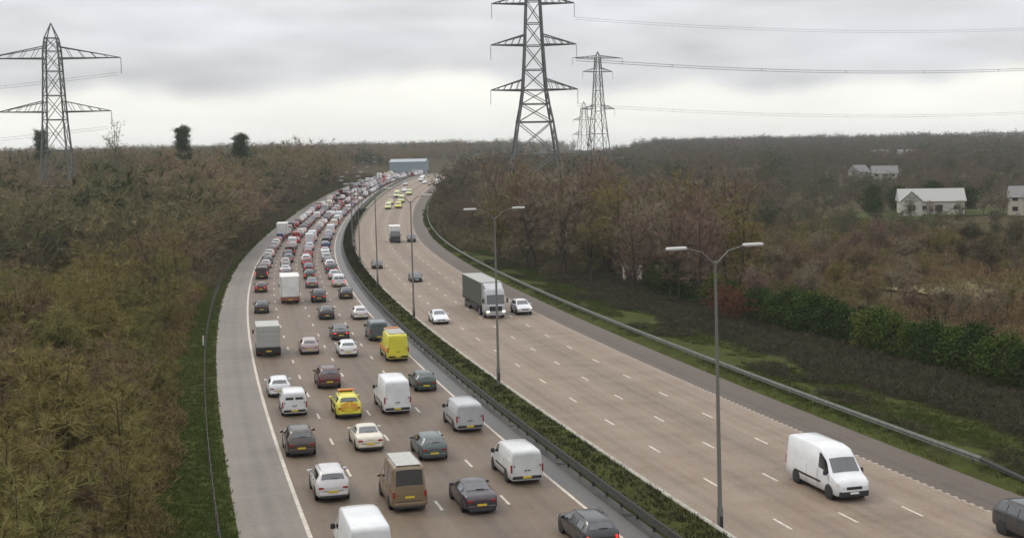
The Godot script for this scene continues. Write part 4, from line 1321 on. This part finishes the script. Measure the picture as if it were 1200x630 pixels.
func build_vegetation() -> void:
	# tree kinds
	var near_v := []
	for i in 5: near_v.append(bare_tree_meshes(100 + i, 7.0 + (i % 3) * .8, 2.5 + (i % 2) * .5, 10, 18, 34, .14, .042))
	var tall_v := []
	for i in 4: tall_v.append(bare_tree_meshes(200 + i, 11.0 + i * .5, 3.2, 11, 17, 26, .22, .045))
	var far_v := []
	for i in 3: far_v.append(bare_tree_meshes(300 + i, 9.0, 3.8, 9, 13, 13, .04, .085))
	var twigs := [M.twig_olive, M.twig_moss, M.twig_brown, M.twig_grey, M.twig_purple, M.twig_dark]
	var tw_words := ["olive-brown", "mossy green-brown", "russet-brown", "grey-brown", "dull purple-brown", "dark"]
	var zone := FastNoiseLite.new()
	zone.seed = 33
	zone.frequency = 0.018
	var pick := func(p: Vector3, left: bool) -> int:
		var v := zone.get_noise_2d(p.x * 1.6, p.z) + rng.randf_range(-.22, .22)
		if left:
			if -p.z > 165.0: return 4 if v > -.05 else (3 if v > -.25 else 5)
			if v > .28: return 2
			if v > .02: return 0
			if v > -.28: return 1
			return 3
		if v > .25: return 2
		if v > .05: return 4
		if v > -.12: return 3
		if v > -.28: return 0
		return 5
	# left wood: individual trees
	var count := 0
	var s := 22.0
	while s < 262.0:
		var step := 3.5 if s < 130.0 else 4.4
		var d := -9.4
		while d > -120.0:
			var ss := s + rng.randf_range(-1.4, 1.4)
			var dd := d + rng.randf_range(-1.3, 1.3)
			d -= step
			var q := plan(ss, dd)
			var p := Vector3(q.x, terrain(ss, dd) - .1, -q.y)
			if not shown(p, 0.05 + 2.5 / q.y): continue
			var k: int = pick.call(p, true)
			if count >= 172: continue
			var far := q.y > 215.0 or (q.y > 150.0 and dd > -14.0)
			var sc := rng.randf_range(.62, 1.15) * (.75 if dd > -11.5 and q.y < 150.0 else 1.0)
			var where: String = (", beside the grass verge" if dd > -13.0 else ", deep among other trees") + (", near the camera" if q.y < 110.0 else (", halfway up the bend" if q.y < 190.0 else ", towards the left pylon"))
			plant("bare_tree", near_v[rng.randi() % 5] if not far else tall_v[rng.randi() % 4], M.bark, twigs[k], p, sc, "%s leafless tree in the left wood%s" % [tw_words[k], where], "tree", "%s leafless trees in the left wood%s" % [tw_words[k], where])
			count += 1
		s += step
	print("left trees ", count)
	# right wood: individual trees between the verge and the pylon
	var rc := 0
	s = 96.0
	while s < 330.0:
		var d := 52.5 if s < 176.0 else (47.0 if s < 225.0 else 43.0)
		while d < 150.0:
			var ss := s + rng.randf_range(-2.6, 2.6)
			var dd := d + rng.randf_range(-2.4, 2.4)
			d += 6.4
			var q := plan(ss, dd)
			var p := Vector3(q.x, terrain(ss, dd) - .1, -q.y)
			if not shown(p, 0.03) or rc >= 124: continue
			if Vector2(q.x - 60, q.y - 170).length() < 15.0 or Vector2(q.x - 17.6, q.y - 190).length() < 4.0: continue
			if dd < 66.0 and q.x > 20.0 and q.y < 150.0: continue
			var open := q.x > 0.18 * q.y                     # lower scrub towards the right
			if open and rng.randf() < .35: continue
			var k: int = pick.call(p, false)
			var big := not open
			var where: String = ", low scrub behind the hedge" if open else ((", close to the verge" if dd < 62.0 else ", deeper in") + (", near the lorry" if q.y < 200.0 else ", towards the tallest pylon"))
			plant("bare_tree", tall_v[rng.randi() % 4] if big else near_v[rng.randi() % 5], M.bark, twigs[k], p, rng.randf_range(.8, 1.15) * ((1.25 if q.y > 190.0 else 1.0) if big else .62), "%s leafless tree in the right wood%s" % [tw_words[k], where], "tree", "%s leafless trees in the right wood%s" % [tw_words[k], where])
			rc += 1
		s += 6.6
	# tall trees round the foot of the tallest pylon
	for i in 9:
		var px := -6.0 + i * 3.3 + rng.randf_range(-1.0, 1.0)
		var pz := 292.0 + rng.randf_range(-14.0, 14.0)
		plant("tall_tree", tall_v[i % 4], M.bark, twigs[[3, 4, 5, 3, 4, 3, 5, 4, 3][i]], on_ground(px, pz) - Vector3.UP * .1, rng.randf_range(1.35, 1.6), "tall leafless tree before the tallest pylon's foot, %s from left" % ["1st", "2nd", "3rd", "4th", "5th", "6th", "7th", "8th", "9th"][i], "tree", "tall trees round the tallest pylon")
	print("right trees ", rc)
	# the rest of the woods: a mass
	for side in 2:
		var lists := [[], [], []]
		var z := 205.0 if side == 0 else 190.0
		while z < 2300.0:
			var step := 4.6 + z * .0075
			var x := -.42 * z
			while x < .42 * z:
				var px := x + rng.randf_range(-.45, .45) * step
				var pz := z + rng.randf_range(-.45, .45) * step
				x += step
				var q := to_sd(px, pz)
				if side == 0 and (q.y > -7.5 or (q.x > 640.0 and q.y > -52.0)): continue
				if side == 1 and q.y < (46.0 if q.x < 250.0 else 42.5): continue
				if q.x < 262.0 and side == 0 and count < 172: continue
				if side == 1 and q.x < 300.0 and q.y < 110.0: continue
				var open := false
				for f in [[113.4, 352.0, 17.0], [124.0, 362.0, 14.0], [96.0, 345.0, 15.0], [140.0, 352.0, 11.0], [62.0, 520.0, 26.0], [60.0, 170.0, 15.0], [168.0, 600.0, 16.0], [112.0, 606.0, 11.0], [64.0, 884.0, 26.0], [285.0, 890.0, 36.0], [545.0, 1440.0, 50.0], [-104.0, 300.0, 7.0], [62.0, 480.0, 20.0], [116.0, 340.0, 16.0], [110.0, 590.0, 10.0], [166.0, 580.0, 14.0]]:
					if Vector2(px - f[0], pz - f[1]).length() < f[2]: open = true
				if open: continue
				if side == 1 and zone.get_noise_2d(px * .7 + 300.0, pz * .5) > .45 and pz < 1200.0: continue
				if side == 1 and px > .2 * pz and pz < 330.0 and rng.randf() < .4: continue
				var gp := on_ground(px, pz)
				var v := zone.get_noise_2d(px * .5, pz * .35) + rng.randf_range(-.3, .3)
				var c: Color
				if v > .2: c = Color(.170, .128, .084)
				elif v > .0: c = Color(.160, .128, .094)
				elif v > -.2: c = Color(.150, .130, .072)
				else: c = Color(.125, .116, .066)
				if rng.randf() < .13: c = Color(.050, .066, .026)          # ivy-clad and evergreen ones
				elif side == 1: c = c * .82
				else: c = Color(c.r * 1.28, c.g * 1.24, c.b * 1.15)
				var sc := rng.randf_range(.55, 1.15) * (1.0 + z * .0003)
				if side == 1 and pz < 420.0: sc *= .72
				if side == 1 and px > .2 * pz and pz < 700.0: sc *= .6
				if side == 0 and pz < 560.0: sc *= (1.55 if q.x > 240.0 else 1.3) if q.y > -34.0 else 1.05
				lists[rng.randi() % 3].append([Transform3D(Basis(Vector3.UP, rng.randf() * TAU).scaled(Vector3(sc * 1.15, sc, sc * 1.15)), gp), c])
			z += step
		for i in 3:
			var st := SurfaceTool.new()
			st.append_from(far_v[i][0], 0, Transform3D.IDENTITY)
			st.append_from(far_v[i][1], 0, Transform3D.IDENTITY)
			scatter("woodland", st.commit(), vc_mat(), lists[i], "mass of distant leafless woodland %s of the motorway" % ["left", "right"][side], "woodland")
	# upright evergreens on the left skyline
	var cyp := leafy_meshes(401, 13.0, 1.9, 190, 60, .12, .45)
	var sky_trees := [[-112.0, 448.0, 1.85, "dark upright evergreen, left of two on the left skyline"], [-93.0, 452.0, 1.9, "dark upright evergreen, right of two on the left skyline"], [-163.0, 455.0, 1.6, "dark evergreen behind the left pylon's legs"]]
	for q in sky_trees: plant("evergreen_tree", cyp, M.bark, M.leaf_dark, on_ground(q[0], q[1]) - Vector3.UP * .1, q[2], q[3], "tree", "upright skyline evergreens")
	var slim := bare_tree_meshes(411, 15.0, 2.4, 10, 15, 18, .3)
	plant("skyline_tree", slim, M.bark_pale, M.twig_grey, on_ground(-136.0, 450.0), 1.5, "pale slim leafless tree above the skyline right of the left pylon", "tree", "")
	# dark evergreen clump between the left pylon and the brown trees
	var clump := leafy_meshes(420, 7.0, 3.6, 120, 26, .20)
	plant("evergreen_bush", clump, M.bark, M.leaf_dark, on_ground(-92.0, 285.0), 1.0, "dark evergreen bush on the slope right of the left pylon", "bush", "", "foliage")
	for q in [[101.0, 364.0, 1.1, "dark evergreen bush behind the white bungalow, leftmost"], [109.0, 366.0, 1.0, "dark evergreen bush behind the white bungalow, second from left"], [118.0, 365.0, 1.15, "dark evergreen bush behind the white bungalow, third from left"], [126.5, 360.0, .9, "dark evergreen bush at the right end of the white bungalow"], [97.0, 346.0, .7, "round dark bush on the green plot left of the bungalow"]]:
		plant("evergreen_bush", clump, M.bark, M.leaf_dark, on_ground(q[0], q[1]) - Vector3.UP * .1, q[2], q[3], "bush", "", "foliage")
	for q in [[110.0, 341.0, .62, "bare bush in front of the white bungalow's bay"], [117.5, 340.0, .5, "bare bush in front of the white bungalow's right end"], [127.0, 336.0, .95, "bare tree between the bungalow and the cream house"], [133.0, 332.0, .8, "bare tree in front of the cream house"], [104.0, 338.0, .7, "bare bush covering the left corner of the white bungalow"], [122.5, 337.0, .7, "bare bush covering the right corner of the white bungalow"]]:
		plant("garden_tree", near_v[rng.randi() % 5], M.bark, M.twig_grey, on_ground(q[0], q[1]) - Vector3.UP * .1, q[2], q[3], "tree")
	# hedge right of the verge: one shrub after another
	var shrubs := []
	for i in 4: shrubs.append(leafy_meshes(430 + i, 4.0, 2.0, 110, 22, .115))
	s = 60.0
	var hi := 0
	while s < 172.0:
		var d := 57.0 - (s - 60.0) * .02 + rng.randf_range(-.5, .5)
		var q := plan(s, d)
		var p := Vector3(q.x, terrain(s, d) - .12, -q.y)
		if shown(p, .06):
			var m: Material = M.leaf_dark if rng.randf() < .65 else (M.leaf_mid if rng.randf() < .75 else M.leaf_yellow)
			var yl: bool = m == M.leaf_yellow
			plant("hedge_shrub", shrubs[hi % 4], M.bark, m, p, rng.randf_range(.85, 1.15), "%s leafy shrub, %d%s along the right hedge from the near end" % ["yellow-green" if yl else ("mid green" if m == M.leaf_mid else "dark green"), hi + 1, "th" if (hi + 1) % 10 > 3 or (hi + 1) % 10 == 0 or (hi > 9 and hi < 13) else ["st", "nd", "rd"][hi % 10]], "shrub", "shrubs of the right hedge", "foliage")
			hi += 1
		s += 2.3
	# reddish bush near the lamp column
	var red := bare_tree_meshes(450, 3.6, 2.3, 9, 14, 22, .1)
	for q in [[134.0, 51.5, "rust-red leafless bush left of the dark hedge's near end"], [139.0, 53.0, "rust-red leafless bush behind its twin at the hedge"]]:
		var pp := plan(q[0], q[1])
		plant("red_bush", red, M.bark, M.leaf_red, Vector3(pp.x, -.1, -pp.y), 1.0, q[2], "bush", "", "twigs")
	# brambles: low tangles, a mass
	var br := bush_mesh(460, 260, 1.3, 1.2, .022)
	var spots := []
	var rr := RandomNumberGenerator.new()
	rr.seed = 71
	for i in 3600:
		var ss := rr.randf_range(50.0, 250.0)
		var dd := rr.randf_range(40.0, 57.0)
		if dd < 46.0 and noise.get_noise_2d(ss * 2.0, dd * 4.0) < -.05 + (46.0 - dd) * .05: continue
		var q := plan(ss, dd)
		var c := Color(.060, .052, .036).lerp(Color(.075, .072, .040), rr.randf())
		spots.append([Transform3D(Basis(Vector3.UP, rr.randf() * TAU).scaled(Vector3.ONE * rr.randf_range(.5, 1.05)), Vector3(q.x, terrain(ss, dd) - .12, -q.y)), c])
	scatter("bramble_scrub", br, vc_mat(), spots, "low dark bramble scrub between the right verge and the hedge", "scrub")
	spots = []
	for i in 2200:
		var ss := rr.randf_range(20.0, 260.0)
		var dd := -rr.randf_range(7.4, 44.0) if i % 3 else -rr.randf_range(7.2, 12.0)
		var q := plan(ss, dd)
		if absf(q.x / maxf(q.y, 1.0)) > .46: continue
		var v := zone.get_noise_2d(q.x * 1.6, -q.y)
		var c := Color(.160, .135, .048).lerp(Color(.160, .112, .058), clampf(.5 + v * 1.6 + rr.randf_range(-.3, .3), 0, 1))
		spots.append([Transform3D(Basis(Vector3.UP, rr.randf() * TAU).scaled(Vector3.ONE * rr.randf_range(.7, 1.5)), Vector3(q.x, terrain(ss, dd) - .12, -q.y)), c])
	for i in 3500:
		var ss := rr.randf_range(90.0, 330.0)
		var dd := rr.randf_range(58.0, 150.0)
		var q := plan(ss, dd)
		if absf(q.x / maxf(q.y, 1.0)) > .42: continue
		if Vector2(q.x - 60, q.y - 168).length() < 11.0 and i % 4: continue
		var v := zone.get_noise_2d(q.x * 1.2, -q.y)
		var c := Color(.125, .115, .045).lerp(Color(.170, .118, .066), clampf(.5 + v * 1.6 + rr.randf_range(-.3, .3), 0, 1))
		spots.append([Transform3D(Basis(Vector3.UP, rr.randf() * TAU).scaled(Vector3.ONE * rr.randf_range(.7, 1.6)), Vector3(q.x, terrain(ss, dd) - .12, -q.y)), c])
	for i in 4200:
		var left := i % 2 == 0
		var ss := rr.randf_range(200.0, 640.0)
		var dd := -rr.randf_range(5.4, 16.0) if left else rr.randf_range(40.5, 56.0)
		if not left and ss < 260.0 and dd < 46.0: continue
		var q := plan(ss, dd)
		var c := Color(.115, .105, .050).lerp(Color(.130, .098, .062), rr.randf())
		spots.append([Transform3D(Basis(Vector3.UP, rr.randf() * TAU).scaled(Vector3.ONE * rr.randf_range(.9, 2.4)), Vector3(q.x, terrain(ss, dd) - .12, -q.y)), c])
	scatter("undergrowth", br, vc_mat(), spots, "brown and olive undergrowth beneath the leafless trees", "undergrowth")
	# grass: tufts on both verges and on the central bank
	var tuft := tuft_mesh(470, 16, .20, .22, .02)
	spots = []
	for i in 52000:
		var u := rr.randf()
		var dd: float
		var y := 0.0
		var smax := 420.0
		if u < .28: dd = rr.randf_range(-7.4, -3.4)
		elif u < .52:
			dd = rr.randf_range(16.75, 18.45)
			y = lerpf(.10, .58, clampf((dd - 16.8) / .8, 0, 1)) if dd < 17.6 else lerpf(.58, .70, clampf((dd - 17.6) / .9, 0, 1))
		else:
			dd = rr.randf_range(37.5, 47.0)
			y = lin(dd, [37.3, 38.6, 40.0, 46.5], [0.0, .34, .30, .02])
		var ss := 40.0 + pow(rr.randf(), 1.8) * (smax - 40.0)
		var lush := noise.get_noise_2d(ss * 2.2, dd * 6.0)
		if u >= .52 and lush < -.12: continue
		if u >= .28 and u < .52 and i % 2: continue
		var c := Color(.066, .088, .022).lerp(Color(.092, .084, .036), clampf(.45 - lush * 1.8 + rr.randf_range(-.3, .3), 0, 1))
		if u < .28: c = Color(.080, .112, .026).lerp(Color(.098, .098, .034), clampf(.4 - lush * 1.5, 0, 1))
		if u >= .28 and u < .52: c = Color(.028, .036, .013).lerp(Color(.048, .041, .020), clampf(.5 - lush * 2.0, 0, 1))
		var p := on_road(ss, dd)
		spots.append([Transform3D(Basis(Vector3.UP, rr.randf() * TAU).scaled(Vector3.ONE * rr.randf_range(.6, 1.3) * (1.0 + maxf(ss - 150.0, 0.0) * .008)), p + Vector3.UP * (y - .02)), c])
	scatter("grass", tuft, vc_mat(), spots, "green and straw-coloured grass on the verges and the central bank", "grass")

# ---------------------------------------------------------------- traffic
func lane_d(n: int) -> float:
	return LANE * (n - .5)

func build_near_traffic() -> void:
	# s is the vehicle's rear end for those driving away
	var g := "queue on the left carriageway"
	var V := [
		["high_roof_van", 57.2, 1.9, "white", "white high-roofed van at the bottom edge, only its roof in view", "van"],
		["suv_car", 71.4, 2.0, "pearl", "pearl white SUV right behind the hard shoulder line, ahead of the bottom van", "car"],
		["minibus", 68.1, 5.6, "tan", "large tan minibus with a pale roof, second lane of the queue", "minibus"],
		["saloon_car", 66.5, 9.1, "plum", "dark plum saloon right of the tan minibus", "car"],
		["panel_van", 71.7, 12.95, "pale_grey", "pale grey panel van nearest the camera in the fast lane", "van"],
		["estate_car", 58.3, 12.9, "charcoal", "dark charcoal estate with red lights at the bottom edge by the margin", "car"],
		["hatchback", 79.2, 9.1, "teal", "teal-grey hatchback just ahead of the plum saloon", "car"],
		["saloon_car", 83.0, 5.7, "cream", "cream white saloon straight ahead of the tan minibus", "car"],
		["suv_car", 82.8, 1.35, "brown", "dark brown SUV hugging the hard shoulder line", "car"],
		["panel_van", 86.6, 12.95, "silver", "silver panel van in the fast lane behind the dark green car", "van"],
		["high_roof_van", 94.4, 9.25, "white", "large white high-roofed van beside the dark green car", "van"],
		["suv_car", 94.0, 5.7, "yellow", "yellow and black traffic patrol car with roof light bar", "car"],
		["hatchback", 103.2, 12.9, "green", "dark green hatchback right of the large white van", "car"],
		["small_van", 96.3, 2.0, "white", "small white van left of the yellow patrol car", "van"],
		["hatchback", 104.5, 1.45, "white", "white hatchback peeping out ahead of the small white van", "car"],
		["suv_car", 107.0, 5.6, "maroon", "dark maroon SUV ahead of the yellow patrol car", "car"],
		["high_roof_van", 119.5, 13.0, "yellow", "bright yellow high-roofed van in the fast lane", "van"],
		["grey_box_truck", 126.4, 1.6, "pale_grey", "small grey box lorry beside the hard shoulder line", "lorry"],
		["hatchback", 126.8, 5.5, "pink", "pinkish silver hatchback right of the small grey lorry", "car"],
		["hatchback", 123.9, 8.9, "white", "white hatchback tight behind a dark saloon, third lane", "car"],
		["saloon_car", 136.0, 9.3, "charcoal", "charcoal saloon tight in front of a white hatchback, third lane", "car"],
		["panel_van", 133.9, 13.0, "teal", "dull teal van ahead of the bright yellow van", "van"],
		["hatchback", 154.4, 9.2, "black", "black hatchback alone in the third lane right of the white box lorry", "car"],
		["hatchback", 152.9, 13.0, "pearl", "pearl white hatchback ahead of the teal van in the fast lane", "car"],
		["hatchback", 163.5, 1.8, "black", "black hatchback ahead of the small grey lorry", "car"],
		["box_truck", 172.9, 5.6, "white", "big white box lorry with red-brown tail lift in lane two", "lorry"],
		["suv_car", 173.7, 9.3, "charcoal", "charcoal SUV right of the big white box lorry", "car"],
		["hatchback", 176.7, 13.1, "black", "black hatchback in the fast lane level with the big box lorry", "car"],
		["small_van", 194.1, 13.1, "white", "small white van in the fast lane beyond the black hatchback", "van"],
		["saloon_car", 194.3, 9.2, "grey", "grey saloon in lane three beyond the charcoal SUV", "car"],
		["saloon_car", 223.5, 9.3, "navy", "navy saloon in lane three, third ahead of the big box lorry's side", "car"],
		["estate_car", 209.0, 9.2, "green", "dark green estate between the grey and navy saloons", "car"],
		["suv_car", 218.4, 13.0, "black", "black SUV in the fast lane beyond the small white van", "car"],
		["panel_van", 211.7, 1.7, "brown", "dark brown van next to the shoulder line, left of the big box lorry's front", "van"],
		["hatchback", 207.0, 13.0, "silver", "silver hatchback squeezed between the small white van and the black SUV", "car"],
		["hatchback", 190.0, 1.8, "maroon", "maroon hatchback in lane one behind the dark brown van", "car"],
		["hatchback", 200.0, 5.5, "red", "red hatchback right in front of the big white box lorry", "car"],
	]
	for v in V:
		var o := vehicle(v[0], v[1] + length_of(v[0]) * .5, v[2], true, v[3], v[4], v[5], g, true, v[1] > 180.0 or v[3] == "charcoal")
		if v[0] == "minibus": part("roof_panel", box_mesh(Vector3(1.30, .03, 3.1), .012, Vector3(0, 2.474, .75)), M.box_grey, o)
		if v[3] == "yellow" and v[0] == "suv_car": patrol_kit(o)
		if v[3] == "yellow" and v[0] == "high_roof_van": van_kit(o)
	# right carriageway, coming towards the camera; s is the vehicle's front
	var w := "oncoming vehicles on the right carriageway"
	vehicle("high_roof_van", 62.6 + 3.0, 28.4, false, "white", "white high-roofed van alone on the near right carriageway", "van", w, true, false)
	vehicle("articulated_lorry", 148.6 + 8.0, 28.2, false, "silver", "articulated lorry with dark green curtain sides and pale cab", "lorry", w, true, true)
	vehicle("suv_car", 150.6 + 2.25, 32.1, false, "white", "white car beside the articulated lorry's cab", "car", w, true, true)
	vehicle("saloon_car", 145.2 + 2.3, 21.3, false, "white", "white saloon close to the central reservation, left of the lorry", "car", w, true, true)
	vehicle("hatchback", 226.8, 21.0, false, "black", "black hatchback near the central reservation behind a lamp column", "car", w, true, false)
	vehicle("saloon_car", 200.0, 25.0, false, "charcoal", "low charcoal saloon behind the third lamp column", "car", w, true, false)
	vehicle("suv_car", 53.6, 32.9, false, "charcoal", "dark SUV cut off by the right bottom corner", "car", w, true, false)
	vehicle("box_truck", 298.0, 28.0, false, "charcoal", "white box lorry with a dark cab leading the far right carriageway", "lorry", w, true, true)
	vehicle("suv_car", 297.0, 31.7, false, "plum", "dark plum SUV beside the leading white lorry", "car", w, true, false)

func patrol_kit(o: Node3D) -> void:
	# black and yellow blocks, light bar and orange-yellow chevrons
	for sg in [1.0, -1.0]:
		for i in 4:
			part("side_block", box_mesh(Vector3(.012, .26, .42), 0.0, Vector3(sg * .952, .80 + .04 * (i % 2), -1.4 + i * .84)), M.trim, o)
	var st := begin(false)
	var bar := part("light_bar", box_mesh(Vector3(1.2, .14, .3), .04, Vector3(0, 1.80, .2)), M.amber_lamp, o)
	part("bar_mount", box_mesh(Vector3(1.0, .08, .2), .01, Vector3(0, 1.71, .2)), M.trim, bar)
	for sg in [1.0, -1.0]:
		for i in 4:
			var y := .62 + i * .13
			var q := begin(false)
			var z := 2.262
			quad(q, Vector3(sg * .03, y + .22, z), Vector3(sg * .03, y + .29, z), Vector3(sg * .62, y + .07, z), Vector3(sg * .62, y, z))
			part("chevron", finish(q), M.hazard_orange, o)

func van_kit(o: Node3D) -> void:
	var bar := part("light_bar", box_mesh(Vector3(1.3, .14, .3), .04, Vector3(0, 2.66, -1.0)), M.amber_lamp, o)
	part("roof_panel", box_mesh(Vector3(1.5, .03, 4.2), .01, Vector3(0, 2.595, .6)), M.roof_pale, o)
	for sg in [1.0, -1.0]:
		part("side_stripe", box_mesh(Vector3(.012, .30, 4.6), 0.0, Vector3(sg * 1.006, 1.0, .3)), M.hazard_orange, o)

func build_far_traffic() -> void:
	var cols := ["white", "white", "silver", "silver", "grey", "charcoal", "black", "black", "blue", "navy", "red", "red", "maroon", "maroon", "pearl", "pink", "cream"]
	var names := {"white": "white", "silver": "silver", "grey": "grey", "charcoal": "charcoal", "black": "black", "blue": "blue", "navy": "navy", "red": "red", "maroon": "maroon", "pearl": "pearl", "pink": "pinkish", "cream": "cream"}
	var kinds := ["hatchback", "hatchback", "hatchback", "hatchback", "hatchback", "saloon_car", "saloon_car", "saloon_car", "estate_car", "estate_car", "suv_car", "suv_car", "suv_car", "suv_car", "small_van", "small_van", "panel_van", "panel_van", "high_roof_van", "box_truck"]
	var kw := {"hatchback": "hatchback", "saloon_car": "saloon", "estate_car": "estate", "suv_car": "SUV", "small_van": "small van", "panel_van": "van", "high_roof_van": "tall van", "box_truck": "box lorry"}
	var kc := {"hatchback": "car", "saloon_car": "car", "estate_car": "car", "suv_car": "car", "small_van": "van", "panel_van": "van", "high_roof_van": "van", "box_truck": "lorry"}
	var starts := [221.0, 209.0, 232.0, 226.0]
	var lanes := ["first", "second", "third", "fast"]
	var seen := {}
	var total := 0
	for ln in 4:
		var row := []
		var s: float = starts[ln] + rng.randf_range(0, 3)
		while s < 680.0:
			var k: String = kinds[rng.randi() % kinds.size()]
			if k == "box_truck" and (ln == 3 or rng.randf() < .7): k = "suv_car"
			var c: String = cols[rng.randi() % cols.size()]
			if k == "box_truck" or k == "high_roof_van": c = ["white", "silver", "cream", "grey", "blue"][rng.randi() % 5]
			# two pale tall vehicles that stand out in the bend
			if ln == 2 and absf(s - 300.0) < 6.0: k = "high_roof_van"; c = "white"
			if ln == 0 and absf(s - 320.0) < 6.0: k = "box_truck"; c = "white"
			var l := length_of(k)
			row.append([k, s + l * .5, c])
			s += l + (rng.randf_range(2.5, 6.5) if s < 420.0 else rng.randf_range(2.5, 8.5))
		for i in row.size():
			var v = row[i]
			var lab := "%s %s, %s queue lane" % [names[v[2]], kw[v[0]], lanes[ln]]
			if i > 0 and i < row.size() - 1: lab += ", between %s %s and %s %s" % [names[row[i - 1][2]], kw[row[i - 1][0]], names[row[i + 1][2]], kw[row[i + 1][0]]]
			elif i == 0: lab += ", nearest of its distant row, behind %s %s" % [names[row[i + 1][2]], kw[row[i + 1][0]]]
			else: lab += ", last before the crest"
			if seen.has(lab): lab = "farther " + lab
			seen[lab] = true
			vehicle(v[0], v[1], lane_d(ln + 1) + rng.randf_range(-.25, .25), true, v[2], lab, kc[v[0]], "far queue on the left carriageway", v[1] < 300.0, rng.randf() < .75)
			total += 1
	print("far queue ", total)
	# pale yellow emergency vehicles blocking the far right carriageway
	var E := [
		["panel_van", 430.0, 25.4, "lime", "pale yellow emergency van nearest the central reservation, front row"],
		["panel_van", 434.0, 28.6, "yellow", "yellow emergency van in the front row by the middle lanes"],
		["suv_car", 452.0, 25.0, "lime", "pale yellow emergency SUV in the second row, left"],
		["high_roof_van", 460.0, 28.4, "lime", "tall pale yellow emergency van in the second row"],
		["high_roof_van", 486.0, 25.2, "lime", "tall pale yellow van behind the second row, left"],
		["panel_van", 500.0, 28.8, "lime", "pale yellow van behind the second row, right"],
		["saloon_car", 520.0, 25.4, "white", "white saloon tucked beside the pale yellow vehicles"]]
	for e in E:
		vehicle(e[0], e[1], e[2], false, e[3], e[4], "car" if (e[0] == "suv_car" or e[0] == "saloon_car") else "van", "emergency vehicles far up the right carriageway", false, true)
	var rowd := [560.0, 573.0, 590.0, 604.0, 622.0]
	for i in 5:
		vehicle(["hatchback", "saloon_car", "panel_van", "suv_car", "hatchback"][i], rowd[i], [22.0, 29.0, 25.6, 32.0, 22.4][i], false, ["silver", "white", "white", "grey", "white"][i], ["tiny silver hatchback behind the emergency vehicles", "tiny white saloon behind the emergency vehicles", "tiny white van behind the emergency vehicles", "tiny grey SUV behind the emergency vehicles", "tiny white hatchback just below the crest on the right carriageway"][i], ["car", "car", "van", "car", "car"][i], "held traffic far up the right carriageway", false, true)
	vehicle("high_roof_van", 560.0, 36.0, false, "white", "white tall van on the far hard shoulder at the right", "van", "held traffic far up the right carriageway", false, false)

func build_small_things() -> void:
	# post and wire fence in the left verge
	var f := Node3D.new()
	var pm := box_mesh(Vector3(.09, 1.25, .09), .01, Vector3(0, .45, 0))
	var s := 46.0
	while s < 240.0:
		part("post", pm, M.timber, f, on_road(s, -4.3))
		s += 3.0
	for h in [.35, .68, 1.0]:
		part("wire", sweep([[-4.32, h], [-4.30, h + .014], [-4.28, h], [-4.30, h - .014]], 46, 238, 3, false, true), M.trim, f)
	top(f, "wire_fence")
	tag(f, "dark post and wire fence along the left grass verge", "fence")
	# white marker posts
	for q in [[137.0, -4.6, "small white marker post in the left verge, nearer of two"], [213.0, -4.6, "small white marker post in the left verge, farther of two"]]:
		var o := Node3D.new()
		part("post", box_mesh(Vector3(.14, 1.1, .08), .02, Vector3(0, .45, 0)), M.box_white, o)
		part("reflector", box_mesh(Vector3(.08, .16, .02), 0.0, Vector3(0, .85, .045)), M.hazard_orange, o)
		top(o, "marker_post")
		o.position = on_road(q[0], q[1])
		tag(o, q[2], "marker post")
	# drain gratings in the dark gutter by the central bank
	for i in 8:
		var ss := 52.0 + i * 12.0
		var st := begin(false)
		var b := Basis(Vector3.UP, -phi(ss))
		for k in 7: add_box(st, on_road(ss, 16.2) + b * Vector3(-.21 + k * .07, .008, 0), Vector3(.035, .016, .5), 0.0, b)
		var o := one("drain_grating", finish(st), M.steel_dark)
		tag(o, "iron drain grating in the wet margin by the central bank", "drain", "drain gratings in the wet margin")
